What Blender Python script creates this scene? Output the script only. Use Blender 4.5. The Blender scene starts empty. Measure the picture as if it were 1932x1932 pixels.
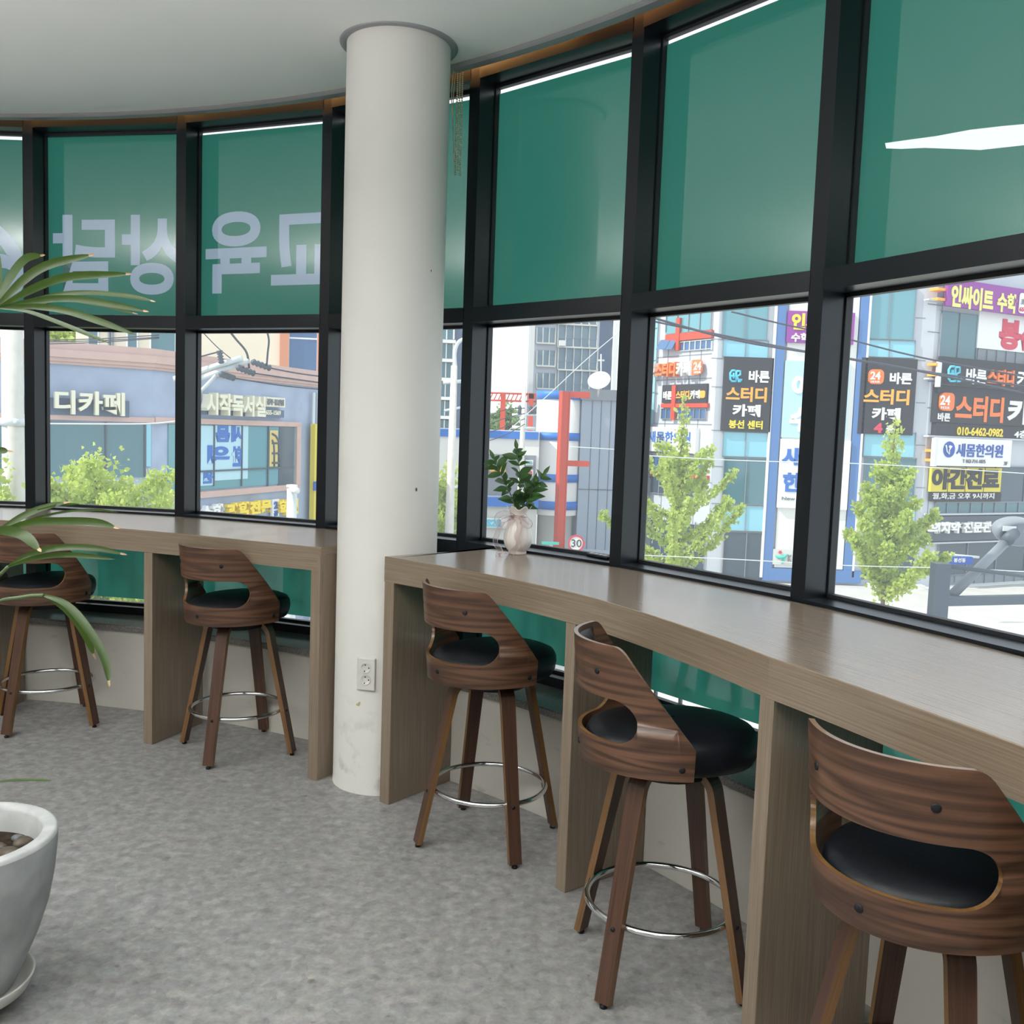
import bpy, bmesh, math, random
import numpy as np
from mathutils import Matrix, Vector
from mathutils.geometry import tessellate_polygon
random.seed(7)
PI = math.pi
sc = bpy.context.scene
COL = sc.collection
# ------------------------------------------------------------------ camera, sky, sun, exposure
H = 1.5897; FPX = 1797.62; PITCH = math.radians(4.9004); ROLL = math.radians(2.0)
_cp, _sp, _c, _s = math.cos(PITCH), math.sin(PITCH), math.cos(ROLL), math.sin(ROLL)
FWD = Vector((0, _cp, -_sp)); _up = Vector((0, _sp, _cp)); _rt = Vector((1, 0, 0))
RGT = _rt * _c + _up * _s; UPV = _up * _c - _rt * _s
cam = bpy.data.cameras.new('camera'); cam.sensor_width = 36; cam.sensor_fit = 'HORIZONTAL'
cam.lens = 36 * FPX / 1932; cam.clip_start = 0.05; cam.clip_end = 500
camo = bpy.data.objects.new('camera', cam); COL.objects.link(camo)
camo.matrix_world = Matrix(((RGT.x, UPV.x, -FWD.x, 0), (RGT.y, UPV.y, -FWD.y, 0), (RGT.z, UPV.z, -FWD.z, H), (0, 0, 0, 1)))
sc.camera = camo
vs = sc.view_settings; vs.view_transform = 'Standard'; vs.look = 'None'; vs.gamma = 1; vs.use_curve_mapping = False
vs.exposure = 0.6
w = bpy.data.worlds.new('sky'); sc.world = w; w.use_nodes = True
bg = w.node_tree.nodes['Background']; bg.inputs[0].default_value = (0.86, 0.93, 1.0, 1); bg.inputs[1].default_value = 1.1
sun = bpy.data.lights.new('sun', 'SUN'); sun.energy = 3.4; sun.angle = 0.01; sun.color = (1, 0.95, 0.85)
suno = bpy.data.objects.new('sun', sun); COL.objects.link(suno)
suno.rotation_euler = Vector((-0.70, -0.20, 0.68)).to_track_quat('Z', 'Y').to_euler()
def area(name, loc, rot, sx, sy, power, color):
    l = bpy.data.lights.new(name, 'AREA'); l.shape = 'RECTANGLE'; l.size = sx; l.size_y = sy; l.energy = power; l.color = color
    o = bpy.data.objects.new(name, l); COL.objects.link(o); o.location = loc; o.rotation_euler = rot
    return o
# three unseen uplights added to brighten the ceiling; light panels in the ceiling behind
FILL_UPL = [(-1.5, .7), (.5, .1), (-3.7, 1.8)]
for (x, y), pw in zip(FILL_UPL, (84, 50, 100)):
    area('fill_uplight', (x, y, 2.452), (PI, 0, 0), 1.4, .16, pw, (1, .985, .96))
LAMPS = [(-2.6, -1.4), (-.4, -2.2), (-4.8, -1.0), (-4.4, -2.8)]
for x, y in LAMPS:
    area('panel_light', (x, y, 3.165), (0, 0, 0), 1.1, .28, 16, (1, .97, .93))
cy = sc.cycles
cy.max_bounces = 10; cy.diffuse_bounces = 5; cy.transparent_max_bounces = 12; cy.use_denoising = True
cy.sample_clamp_indirect = 8; cy.caustics_reflective = False; cy.caustics_refractive = False

# ------------------------------------------------------------------ helpers
def ray(px, py):
    return (RGT * ((px - 966) / FPX) - UPV * ((py - 966) / FPX) + FWD).normalized()
def at_y(px, py, y):
    d = ray(px, py); t = y / d.y
    return Vector((d.x * t, y, H + d.z * t))
def at_z(px, py, z):
    d = ray(px, py); t = (z - H) / d.z
    return Vector((d.x * t, d.y * t, z))
CX, CY, R0 = -3.19905, 0.48899, 4.958
def pol(a, r, z=0.0):
    a = math.radians(a)
    return Vector((CX + r * math.cos(a), CY + r * math.sin(a), z))
class MB:
    def __init__(s): s.v = []; s.f = []; s.uv = []; s.mi = []; s.sm = []
    def add(s, vs, fs, uvs=None, m=0, smooth=False):
        b = len(s.v); s.v += [tuple(p) for p in vs]
        for i, f in enumerate(fs):
            s.f.append([b + k for k in f]); s.mi.append(m); s.sm.append(smooth)
            if uvs: s.uv.append([uvs[k] for k in f])
            else: s.uv.append([(vs[k][0] + vs[k][1] * .3, vs[k][2] + vs[k][1] * .5) for k in f])
    def box(s, o, ax, ay, az, m=0, grain=0):
        """box from corner o along three edge vectors; uv runs along edge number `grain`"""
        o = Vector(o); A = [Vector(ax), Vector(ay), Vector(az)]; L = [a.length for a in A]
        P = [(i, j, k) for k in (0, 1) for j in (0, 1) for i in (0, 1)]
        V = [o + A[0] * i + A[1] * j + A[2] * k for i, j, k in P]
        F = [((0, 2, 3, 1), 2), ((4, 5, 7, 6), 2), ((0, 1, 5, 4), 1), ((2, 6, 7, 3), 1), ((0, 4, 6, 2), 0), ((1, 3, 7, 5), 0)]
        if A[0].cross(A[1]).dot(A[2]) < 0: F = [(f[::-1], n) for f, n in F]
        b = len(s.v); s.v += [tuple(p) for p in V]
        for f, nrm in F:
            s.f.append([b + k for k in f]); s.mi.append(m); s.sm.append(False)
            rest = [q for q in (0, 1, 2) if q != nrm]
            ua = grain if grain in rest else rest[0]; va = [q for q in rest if q != ua][0]
            s.uv.append([(P[k][ua] * L[ua] + .37 * nrm, P[k][va] * L[va] + .61 * nrm) for k in f])
    def abox(s, x0, x1, y0, y1, z0, z1, m=0, grain=0):
        s.box((x0, y0, z0), (x1 - x0, 0, 0), (0, y1 - y0, 0), (0, 0, z1 - z0), m, grain)
    def tube(s, pts, r, n=8, m=0, closed=False, cap=True):
        pts = [Vector(p) for p in pts]; N = len(pts); rs = r if isinstance(r, (list, tuple)) else [r] * N
        ring = []; up = None
        for i, p in enumerate(pts):
            if closed: t = (pts[(i + 1) % N] - pts[i - 1]).normalized()
            else: t = (pts[min(i + 1, N - 1)] - pts[max(i - 1, 0)]).normalized()
            if up is None: up = t.orthogonal().normalized()
            up = (up - t * up.dot(t))
            up = up.normalized() if up.length > 1e-6 else t.orthogonal().normalized()
            sd = t.cross(up)
            ring.append([p + (up * math.cos(2 * PI * k / n) + sd * math.sin(2 * PI * k / n)) * rs[i] for k in range(n)])
        V = [q for rg in ring for q in rg]; F = []
        for i in range(N if closed else N - 1):
            a, b = i * n, ((i + 1) % N) * n
            for k in range(n): F.append((a + k, a + (k + 1) % n, b + (k + 1) % n, b + k))
        if cap and not closed: F.append(tuple(range(n))[::-1]); F.append(tuple((N - 1) * n + k for k in range(n)))
        d = 0; us = []
        for i in range(N):
            if i: d += (pts[i] - pts[i - 1]).length
            us += [(d, k * .02) for k in range(n)]
        s.add(V, F, us, m, True)
    def lathe(s, prof, c=(0, 0, 0), n=32, m=0, wob=None):
        V = []; F = []; U = []
        for i, (r, z) in enumerate(prof):
            for k in range(n):
                a = 2 * PI * k / n; rr, zz = (r, z) if wob is None else wob(r, z, a, i)
                V.append((c[0] + rr * math.cos(a), c[1] + rr * math.sin(a), c[2] + zz)); U.append((k / n, z))
        for i in range(len(prof) - 1):
            for k in range(n):
                F.append((i * n + k, i * n + (k + 1) % n, (i + 1) * n + (k + 1) % n, (i + 1) * n + k))
        s.add(V, F, U, m, True)
    def grid(s, rows, m=0, smooth=True, uvs=None, close=False):
        nr, nc = len(rows), len(rows[0]); V = [p for r in rows for p in r]; F = []
        for i in range(nr - 1):
            for j in range(nc - (0 if close else 1)):
                F.append((i * nc + j, i * nc + (j + 1) % nc, (i + 1) * nc + (j + 1) % nc, (i + 1) * nc + j))
        s.add(V, F, uvs, m, smooth)
    def ngon(s, pts, m=0): s.add(pts, [tuple(range(len(pts)))], None, m)
    def build(s, name, mats, parent=None, world=True, kind=None):
        me = bpy.data.meshes.new(name)
        off = Vector((0, 0, 0))
        if parent is not None and world:
            p = parent
            while p is not None: off += p.location; p = p.parent
        me.from_pydata([tuple(Vector(v) - off) for v in s.v], [], s.f)
        lay = me.uv_layers.new(name='UVMap'); k = 0; flat = []
        for u in s.uv:
            for q in u: flat += [q[0], q[1]]
        lay.data.foreach_set('uv', flat)
        me.polygons.foreach_set('material_index', s.mi); me.polygons.foreach_set('use_smooth', s.sm)
        for mt in (mats if isinstance(mats, (list, tuple)) else [mats]): me.materials.append(mt)
        me.update()
        o = bpy.data.objects.new(name, me); COL.objects.link(o)
        if parent is not None: o.parent = parent
        if kind: o['kind'] = kind
        return o
def tag(o, label, cat, group=None):
    o['label'] = label; o['category'] = cat
    if group: o['group'] = group
    return o
def thing(name, loc, label=None, cat=None, group=None, rz=0, kind=None):
    o = bpy.data.objects.new(name, None); COL.objects.link(o); o.location = loc; o.rotation_euler.z = rz
    o.empty_display_size = 0.1
    if label: tag(o, label, cat, group)
    if kind: o['kind'] = kind
    return o
def copy_tree(o, parent=None):
    c = o.copy(); COL.objects.link(c)
    if parent is not None: c.parent = parent
    for ch in list(o.children): copy_tree(ch, c)
    return c
def bevel(o, wd, seg=2):
    b = o.modifiers.new('bevel', 'BEVEL'); b.width = wd; b.segments = seg; b.limit_method = 'ANGLE'; b.angle_limit = math.radians(40)
    return o
# ------------------------------------------------------------------ materials
def srgb(r, g, b):
    f = lambda c: (c / 255) / 12.92 if c <= 10 else (((c / 255) + .055) / 1.055) ** 2.4
    return (f(r), f(g), f(b), 1)
def base(name):
    m = bpy.data.materials.new(name); m.use_nodes = True; nt = m.node_tree
    return m, nt, nt.nodes['Principled BSDF'], nt.links.new
def mat(name, col, rough=.5, metal=0, spec=.5, var=0, scale=8, bump=0, coat=0, emit=0):
    m, nt, p, L = base(name); c = col if len(col) == 4 else (*col, 1)
    p.inputs['Base Color'].default_value = c; p.inputs['Roughness'].default_value = rough
    p.inputs['Metallic'].default_value = metal; p.inputs['Specular IOR Level'].default_value = spec
    p.inputs['Coat Weight'].default_value = coat
    if emit: p.inputs['Emission Color'].default_value = c; p.inputs['Emission Strength'].default_value = emit
    if var or bump:
        tc = nt.nodes.new('ShaderNodeTexCoord'); nz = nt.nodes.new('ShaderNodeTexNoise'); nz.inputs['Scale'].default_value = scale
        nz.inputs['Detail'].default_value = 5; L(tc.outputs['Object'], nz.inputs['Vector'])
        if var:
            r = nt.nodes.new('ShaderNodeValToRGB'); r.color_ramp.elements[0].position = .3; r.color_ramp.elements[1].position = .7
            r.color_ramp.elements[0].color = tuple(max(0, x * (1 - var)) for x in c[:3]) + (1,)
            r.color_ramp.elements[1].color = tuple(min(1, x * (1 + var)) for x in c[:3]) + (1,)
            L(nz.outputs['Fac'], r.inputs[0]); L(r.outputs[0], p.inputs['Base Color'])
        if bump:
            b = nt.nodes.new('ShaderNodeBump'); b.inputs['Strength'].default_value = bump; b.inputs['Distance'].default_value = .01
            L(nz.outputs['Fac'], b.inputs['Height']); L(b.outputs[0], p.inputs['Normal'])
    return m
def wood(name, dark, light, fine=90, rough=.45, figure=0.0, coat=0, spec=.5):
    m, nt, p, L = base(name); p.inputs['Roughness'].default_value = rough; p.inputs['Coat Weight'].default_value = coat
    p.inputs['Specular IOR Level'].default_value = spec
    N = nt.nodes.new; uv = N('ShaderNodeUVMap'); uv.uv_map = 'UVMap'
    mp = N('ShaderNodeMapping'); mp.inputs['Scale'].default_value = (1.6, fine, 1); L(uv.outputs[0], mp.inputs[0])
    n1 = N('ShaderNodeTexNoise'); n1.inputs['Scale'].default_value = 1.5; n1.inputs['Detail'].default_value = 6; n1.inputs['Roughness'].default_value = .65
    L(mp.outputs[0], n1.inputs['Vector'])
    r = N('ShaderNodeValToRGB'); r.color_ramp.elements[0].position = .34; r.color_ramp.elements[1].position = .66
    r.color_ramp.elements[0].color = dark; r.color_ramp.elements[1].color = light
    fac = n1.outputs['Fac']
    if figure:
        mp2 = N('ShaderNodeMapping'); mp2.inputs['Scale'].default_value = (1.0, 15, 1); L(uv.outputs[0], mp2.inputs[0])
        n2 = N('ShaderNodeTexNoise'); n2.inputs['Scale'].default_value = 1.3; n2.inputs['Detail'].default_value = 1.5; L(mp2.outputs[0], n2.inputs['Vector'])
        mu = N('ShaderNodeMath'); mu.operation = 'MULTIPLY'; mu.inputs[1].default_value = 34; L(n2.outputs['Fac'], mu.inputs[0])
        si = N('ShaderNodeMath'); si.operation = 'SINE'; L(mu.outputs[0], si.inputs[0])
        mr = N('ShaderNodeMapRange'); mr.inputs[1].default_value = -1; mr.inputs[2].default_value = 1; L(si.outputs[0], mr.inputs[0])
        mx = N('ShaderNodeMix'); mx.inputs[0].default_value = figure; L(fac, mx.inputs[2]); L(mr.outputs[0], mx.inputs[3]); fac = mx.outputs[0]
        r.color_ramp.elements[0].position = .2; r.color_ramp.elements[1].position = .75
    L(fac, r.inputs[0]); L(r.outputs[0], p.inputs['Base Color'])
    b = N('ShaderNodeBump'); b.inputs['Strength'].default_value = .06; b.inputs['Distance'].default_value = .004
    L(n1.outputs['Fac'], b.inputs['Height']); L(b.outputs[0], p.inputs['Normal'])
    return m
def film(name, col, gloss=.06, rough=.04, diff=0.15, fres=True):
    m, nt, p, L = base(name); nt.nodes.remove(p); N = nt.nodes.new; out = nt.nodes['Material Output']
    tr = N('ShaderNodeBsdfTranslucent'); tr.inputs[0].default_value = col
    df = N('ShaderNodeBsdfDiffuse'); df.inputs[0].default_value = col
    m1 = N('ShaderNodeMixShader'); m1.inputs[0].default_value = diff; L(tr.outputs[0], m1.inputs[1]); L(df.outputs[0], m1.inputs[2])
    gl = N('ShaderNodeBsdfGlossy'); gl.inputs['Roughness'].default_value = rough; gl.inputs[0].default_value = (1, 1, 1, 1)
    fr = N('ShaderNodeFresnel'); fr.inputs[0].default_value = 1.5
    ad = N('ShaderNodeMath'); ad.operation = 'ADD'; ad.inputs[1].default_value = gloss; L(fr.outputs[0], ad.inputs[0]); ad.use_clamp = True
    m2 = N('ShaderNodeMixShader'); L(ad.outputs[0], m2.inputs[0]); L(m1.outputs[0], m2.inputs[1]); L(gl.outputs[0], m2.inputs[2])
    L((m2 if fres else m1).outputs[0], out.inputs[0])
    return m
def glass(name, tint=(.93, .97, .96, 1), dust=.10, gloss=.0):
    m, nt, p, L = base(name); nt.nodes.remove(p); N = nt.nodes.new; out = nt.nodes['Material Output']
    t = N('ShaderNodeBsdfTransparent'); t.inputs[0].default_value = tint
    d = N('ShaderNodeBsdfTranslucent'); d.inputs[0].default_value = (.8, .85, .9, 1)
    m0 = N('ShaderNodeMixShader'); m0.inputs[0].default_value = dust; L(t.outputs[0], m0.inputs[1]); L(d.outputs[0], m0.inputs[2])
    gl = N('ShaderNodeBsdfGlossy'); gl.inputs['Roughness'].default_value = .01
    fr = N('ShaderNodeFresnel'); fr.inputs[0].default_value = 1.35
    m1 = N('ShaderNodeMixShader'); L(fr.outputs[0], m1.inputs[0]); L(m0.outputs[0], m1.inputs[1]); L(gl.outputs[0], m1.inputs[2])
    L(m1.outputs[0], out.inputs[0])
    return m
def leafmat(name, col, tl, rough=.45, var=.25, scale=3):
    m, nt, p, L = base(name); N = nt.nodes.new; out = nt.nodes['Material Output']
    p.inputs['Roughness'].default_value = rough
    tc = N('ShaderNodeTexCoord'); nz = N('ShaderNodeTexNoise'); nz.inputs['Scale'].default_value = scale; L(tc.outputs['Object'], nz.inputs['Vector'])
    r = N('ShaderNodeValToRGB'); r.color_ramp.elements[0].color = tuple(x * (1 - var) for x in col[:3]) + (1,)
    r.color_ramp.elements[1].color = tuple(x * (1 + var) for x in col[:3]) + (1,); L(nz.outputs['Fac'], r.inputs[0]); L(r.outputs[0], p.inputs['Base Color'])
    t = N('ShaderNodeBsdfTranslucent'); t.inputs[0].default_value = tl
    mx = N('ShaderNodeMixShader'); mx.inputs[0].default_value = .4; L(p.outputs[0], mx.inputs[1]); L(t.outputs[0], mx.inputs[2]); L(mx.outputs[0], out.inputs[0])
    return m
def floor_mat():
    m, nt, p, L = base('floor_vinyl'); N = nt.nodes.new; p.inputs['Roughness'].default_value = .42; p.inputs['Specular IOR Level'].default_value = .35
    tc = N('ShaderNodeTexCoord')
    a = N('ShaderNodeTexNoise'); a.inputs['Scale'].default_value = 22; a.inputs['Detail'].default_value = 8; a.inputs['Roughness'].default_value = .7; L(tc.outputs['Object'], a.inputs['Vector'])
    r = N('ShaderNodeValToRGB'); e = r.color_ramp.elements; e[0].position = .3; e[0].color = (.168, .152, .142, 1); e[1].position = .68; e[1].color = (.335, .308, .292, 1); L(a.outputs['Fac'], r.inputs[0])
    v = N('ShaderNodeTexVoronoi'); v.inputs['Scale'].default_value = 34; v.feature = 'F1'; L(tc.outputs['Object'], v.inputs['Vector'])
    mx = N('ShaderNodeMix'); mx.data_type = 'RGBA'; mx.blend_type = 'OVERLAY'; mx.inputs[0].default_value = .16; L(r.outputs[0], mx.inputs[6]); L(v.outputs['Color'], mx.inputs[7])
    hs = N('ShaderNodeHueSaturation'); hs.inputs['Saturation'].default_value = .18; L(mx.outputs[2], hs.inputs['Color'])
    # scattered darker flecks
    f = N('ShaderNodeTexNoise'); f.inputs['Scale'].default_value = 16; f.inputs['Detail'].default_value = 2; L(tc.outputs['Object'], f.inputs['Vector'])
    fr = N('ShaderNodeValToRGB'); fr.color_ramp.elements[0].position = .70; fr.color_ramp.elements[0].color = (1, 1, 1, 1); fr.color_ramp.elements[1].position = .76; fr.color_ramp.elements[1].color = (.66, .6, .54, 1); L(f.outputs['Fac'], fr.inputs[0])
    mm = N('ShaderNodeMix'); mm.data_type = 'RGBA'; mm.blend_type = 'MULTIPLY'; mm.inputs[0].default_value = 1; L(hs.outputs[0], mm.inputs[6]); L(fr.outputs[0], mm.inputs[7]); L(mm.outputs[2], p.inputs['Base Color'])
    return m
def plaster(name, col, var=.04, stain=0):
    m, nt, p, L = base(name); N = nt.nodes.new; p.inputs['Roughness'].default_value = .8; tc = N('ShaderNodeTexCoord')
    a = N('ShaderNodeTexNoise'); a.inputs['Scale'].default_value = 3; a.inputs['Detail'].default_value = 6; L(tc.outputs['Object'], a.inputs['Vector'])
    r = N('ShaderNodeValToRGB'); r.color_ramp.elements[0].color = tuple(x * (1 - var) for x in col) + (1,); r.color_ramp.elements[1].color = tuple(min(1, x * (1 + var)) for x in col) + (1,)
    L(a.outputs['Fac'], r.inputs[0]); c = r.outputs[0]
    if stain:
        mp = N('ShaderNodeMapping'); mp.inputs['Scale'].default_value = (7, 7, 16); L(tc.outputs['Object'], mp.inputs[0])
        s = N('ShaderNodeTexNoise'); s.inputs['Scale'].default_value = 1.1; s.inputs['Detail'].default_value = 5; L(mp.outputs[0], s.inputs['Vector'])
        sr = N('ShaderNodeValToRGB'); sr.color_ramp.elements[0].position = .66; sr.color_ramp.elements[0].color = (1, 1, 1, 1); sr.color_ramp.elements[1].position = .8; sr.color_ramp.elements[1].color = (1 - stain,) * 3 + (1,); L(s.outputs['Fac'], sr.inputs[0])
        mm = N('ShaderNodeMix'); mm.data_type = 'RGBA'; mm.blend_type = 'MULTIPLY'; mm.inputs[0].default_value = 1; L(c, mm.inputs[6]); L(sr.outputs[0], mm.inputs[7]); c = mm.outputs[2]
    if name == 'column_paint':
        sx = N('ShaderNodeSeparateXYZ'); L(tc.outputs['Object'], sx.inputs[0]); mr = N('ShaderNodeMapRange'); mr.inputs[1].default_value = .05; mr.inputs[2].default_value = .5; mr.inputs[3].default_value = .75; mr.inputs[4].default_value = 0; L(sx.outputs[2], mr.inputs[0])
        k = N('ShaderNodeTexNoise'); k.inputs['Scale'].default_value = 13; k.inputs['Detail'].default_value = 7; L(tc.outputs['Object'], k.inputs['Vector'])
        kr = N('ShaderNodeValToRGB'); kr.color_ramp.elements[0].position = .52; kr.color_ramp.elements[1].position = .72; L(k.outputs['Fac'], kr.inputs[0])
        mu = N('ShaderNodeMath'); mu.operation = 'MULTIPLY'; L(kr.outputs[0], mu.inputs[0]); L(mr.outputs[0], mu.inputs[1])
        mm = N('ShaderNodeMix'); mm.data_type = 'RGBA'; L(mu.outputs[0], mm.inputs[0]); L(c, mm.inputs[6]); mm.inputs[7].default_value = (.33, .32, .30, 1); c = mm.outputs[2]
    L(c, p.inputs['Base Color'])
    b = N('ShaderNodeBump'); b.inputs['Strength'].default_value = .12; b.inputs['Distance'].default_value = .01; L(a.outputs['Fac'], b.inputs['Height']); L(b.outputs[0], p.inputs['Normal'])
    return m
def ribbed(name, col, scale, rough=.5, depth=.25, axis='x'):
    m, nt, p, L = base(name); N = nt.nodes.new; p.inputs['Roughness'].default_value = rough
    uv = N('ShaderNodeUVMap'); uv.uv_map = 'UVMap'; wv = N('ShaderNodeTexWave'); wv.wave_type = 'BANDS'
    wv.bands_direction = 'X' if axis == 'x' else 'Y'; wv.inputs['Scale'].default_value = scale; L(uv.outputs[0], wv.inputs['Vector'])
    r = N('ShaderNodeValToRGB'); r.color_ramp.elements[0].color = tuple(x * (1 - depth) for x in col[:3]) + (1,); r.color_ramp.elements[1].color = tuple(col[:3]) + (1,); r.color_ramp.elements[1].position = .35
    L(wv.outputs['Fac'], r.inputs[0]); L(r.outputs[0], p.inputs['Base Color'])
    return m
M = {}
M['frame'] = mat('frame_black', (.005, .008, .012), .30, 0, .38)
M['bead'] = mat('bead_black', (.012, .014, .018), .5)
M['film'] = film('green_film', (.030, .168, .126, 1), .085)
M['letter'] = film('letter_film', (.30, .36, .44, 1), .05, diff=.1)
M['torn'] = film('torn_film', (.95, .95, .91, 1), 0, .2, .2, False)
M['glass'] = glass('clear_glass')
M['ceil'] = plaster('ceiling_paint', (.90, .92, .91), .015)
M['wallp'] = plaster('wall_paint', (.50, .48, .44), .03, .3)
M['colp'] = plaster('column_paint', (.70, .69, .655), .02)
M['dirt'] = mat('scuff', (.42, .41, .38), .9)
M['floor'] = floor_mat()
M['granite'] = mat('granite', (.16, .155, .145), .3, 0, .5, .55, 180)
M['trim'] = mat('grey_trim', (.30, .31, .32), .4, .1)
M['oak'] = wood('taupe_oak', srgb(113, 99, 84), srgb(138, 122, 105), 150, .24, 0, .12, .8)
M['walnut'] = wood('walnut', srgb(46, 29, 21), srgb(104, 74, 55), 110, .38, .36, .15)
M['walnutleg'] = wood('walnut_leg', srgb(56, 37, 28), srgb(88, 60, 45), 80, .42)
M['plyedge'] = wood('plywood_edge', srgb(92, 64, 36), srgb(126, 92, 54), 150, .3, 0, .3)
M['leather'] = mat('black_leather', (.006, .0075, .011), .42, 0, .28, .2, 90, .08)
M['chrome'] = mat('chrome', (.8, .8, .82), .08, 1)
M['blackplastic'] = mat('black_plastic', (.008, .009, .012), .5, 0, .3)
M['white'] = mat('white_plastic', (.60, .59, .57), .4)
M['holedark'] = mat('dark_hole', (.03, .028, .025), .8)
M['vase'] = mat('white_ceramic', (.80, .76, .73), .25, 0, .5)
M['ribbon'] = glass('organza', (.97, .90, .89, 1), .22)
M['ribbonedge'] = mat('ribbon_edge', (.62, .42, .42), .6)
M['leafdark'] = leafmat('dark_leaf', (.035, .085, .03), (.10, .22, .05, 1), .4)
M['stem'] = mat('green_stem', (.08, .12, .05), .6)
M['palm'] = leafmat('palm_leaf', (.032, .066, .012), (.13, .22, .02, 1), .38, .3, 9)
M['palmtip'] = mat('dry_leaf_tip', (.36, .25, .15), .8)
M['cane'] = mat('palm_cane', (.13, .11, .06), .8, 0, .3, .4, 30)
M['concrete'] = mat('pot_concrete', (.34, .355, .36), .75, 0, .3, .30, 6, .1)
M['rim'] = mat('pot_rim', (.44, .45, .45), .7, 0, .3, .14, 16)
M['soil'] = mat('soil', (.035, .027, .02), .95, 0, .1, .5, 60, .6)
M['peb'] = mat('pebble', (.10, .08, .06), .5, 0, .4, .4, 14)
M['peb2'] = mat('pebble_grey', (.14, .15, .16), .5, 0, .4, .25, 14)
M['chain'] = mat('bead_chain', (.80, .68, .46), .4, .2)
M['panel'] = mat('light_diffuser', (1, .97, .92), .5, emit=6)
M['led2'] = mat('cove_led_dim', (1, .45, .16), .5, emit=8); M['led'] = mat('cove_led', (1, .50, .16), .5, emit=30)
# ------------------------------------------------------------------ the room shell
ANG = [106.0, 95.43, 84.865, 74.128, 63.603, 53.289, 42.987, 32.780, 22.5, 12.2, 2.0]   # mullions, left to right
ZC = 3.2
def arc(r, a0, a1, n, z): return [pol(a0 + (a1 - a0) * i / n, r, z) for i in range(n + 1)]
XR = pol(2.0, 5.14).x; YB = -4.6; XL = CX - 5.14
b = MB(); b.ngon([Vector((XR, YB, 0)), ] + arc(5.14, 2.0, 180, 60, 0) + [Vector((XL, YB, 0))], 0)
b.build('floor', M['floor'], kind='structure')
b = MB(); xr = pol(2.0, 4.846).x; pts = [Vector((XR + .02, YB, ZC)), Vector((XR + .02, pol(2, 4.846).y, ZC))] + arc(4.846, 2.0, 180, 120, ZC) + [Vector((XL - .02, pol(180, 4.846).y, ZC)), Vector((XL - .02, YB, ZC))]
b.ngon(pts[::-1]); b.ngon([p + Vector((0, 0, .035)) for p in pts])
for i in range(len(pts)):
    p, q = pts[i], pts[(i + 1) % len(pts)]; u = Vector((0, 0, .035)); b.add([p, q, q + u, p + u], [(0, 1, 2, 3)])
b.build('ceiling', M['ceil'], kind='structure')
# slab closing the cove above the ceiling edge
b = MB(); pts = [Vector((XR + .3, YB - .1, 3.46))] + arc(5.3, 2.0, 180, 60, 3.46) + [Vector((XL - .3, YB - .1, 3.46))]
b.ngon(pts[::-1]); up = [p + Vector((0, 0, .2)) for p in pts]; b.ngon(up)
for i in range(len(pts)): b.add([pts[i], pts[(i + 1) % len(pts)], up[(i + 1) % len(pts)], up[i]], [(0, 1, 2, 3)])
b.build('trim_40', M['frame'], kind='structure')
# grey metal edge strip of the ceiling
b = MB(); rows = [arc(4.832, 2, 130, 120, ZC - .002), arc(4.840, 2, 130, 120, ZC - .010), arc(4.848, 2, 130, 120, ZC - .016), arc(4.890, 2, 130, 120, ZC - .018), arc(4.891, 2, 130, 120, ZC + .004), arc(4.903, 2, 130, 120, ZC + .004)]
b.grid(rows, 0, False); b.build('trim_41', M['trim'], kind='structure')
for a0, a1, mt in ((102, 48, 'led'), (47.5, 4, 'led2')):
    b = MB(); rows = [arc(4.815, a0, a1, 60, 3.30), arc(4.83, a0, a1, 60, 3.30), arc(4.83, a0, a1, 60, 3.312), arc(4.815, a0, a1, 60, 3.312), arc(4.815, a0, a1, 60, 3.30)]
    b.grid(rows, 0, False); o = b.build('strip_light', M[mt]); tag(o, 'warm strip light hidden in the cove above the %s windows' % ('left' if mt == 'led' else 'right'), 'strip light')
def wall(name, pts, z0, z1, th=.12, m='wallp'):
    b = MB()
    for i in range(len(pts) - 1):
        p, q = Vector((pts[i][0], pts[i][1], 0)), Vector((pts[i + 1][0], pts[i + 1][1], 0)); d = q - p; n = Vector((d.y, -d.x, 0)).normalized() * th
        b.box((p.x, p.y, z0), d, n, (0, 0, z1 - z0))
    return b.build(name, M[m], kind='structure')
wall('wall_right', [(XR, YB), (XR, pol(2, 5.14).y)], 0, 3.46)
wall('wall_back', [(XL, YB), (XR, YB)], 0, 3.46)
wall('wall_left', [pol(a, 5.0) for a in np.linspace(106.4, 180, 13)][::-1], 0, 3.46)
wall('wall_left_rear', [(XL + .14, pol(180, 5).y), (XL + .14, YB)][::-1], 0, 3.46)
# low white wall under the windows and its granite sill
b = MB(); A0, A1 = 107.0, 2.0
rows = [arc(4.742, A0, A1, 120, 0), arc(4.742, A0, A1, 120, .432), arc(5.14, A0, A1, 120, .432), arc(5.14, A0, A1, 120, 0)]
b.grid(rows, 0, False); b.build('wall_front', M['wallp'], kind='structure')
b = MB(); rows = [arc(4.735, A0, A1, 120, .432), arc(4.722, A0, A1, 120, .434), arc(4.720, A0, A1, 120, .460), arc(4.726, A0, A1, 120, .465), arc(5.16, A0, A1, 120, .465), arc(5.16, A0, A1, 120, .40)]
b.grid(rows, 0, False); b.build('trim_42', M['granite'], kind='structure')
# mullions
for i, a in enumerate(ANG):
    b = MB(); er = pol(a, 1) - pol(a, 0); et = Vector((er.y, -er.x, 0))
    b.box(pol(a, R0, .465) - et * .030, et * .060, er * .153, (0, 0, 2.99), 0, 2)
    b.build('trim_%d' % (i + 1), M['frame'], kind='structure')
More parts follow.
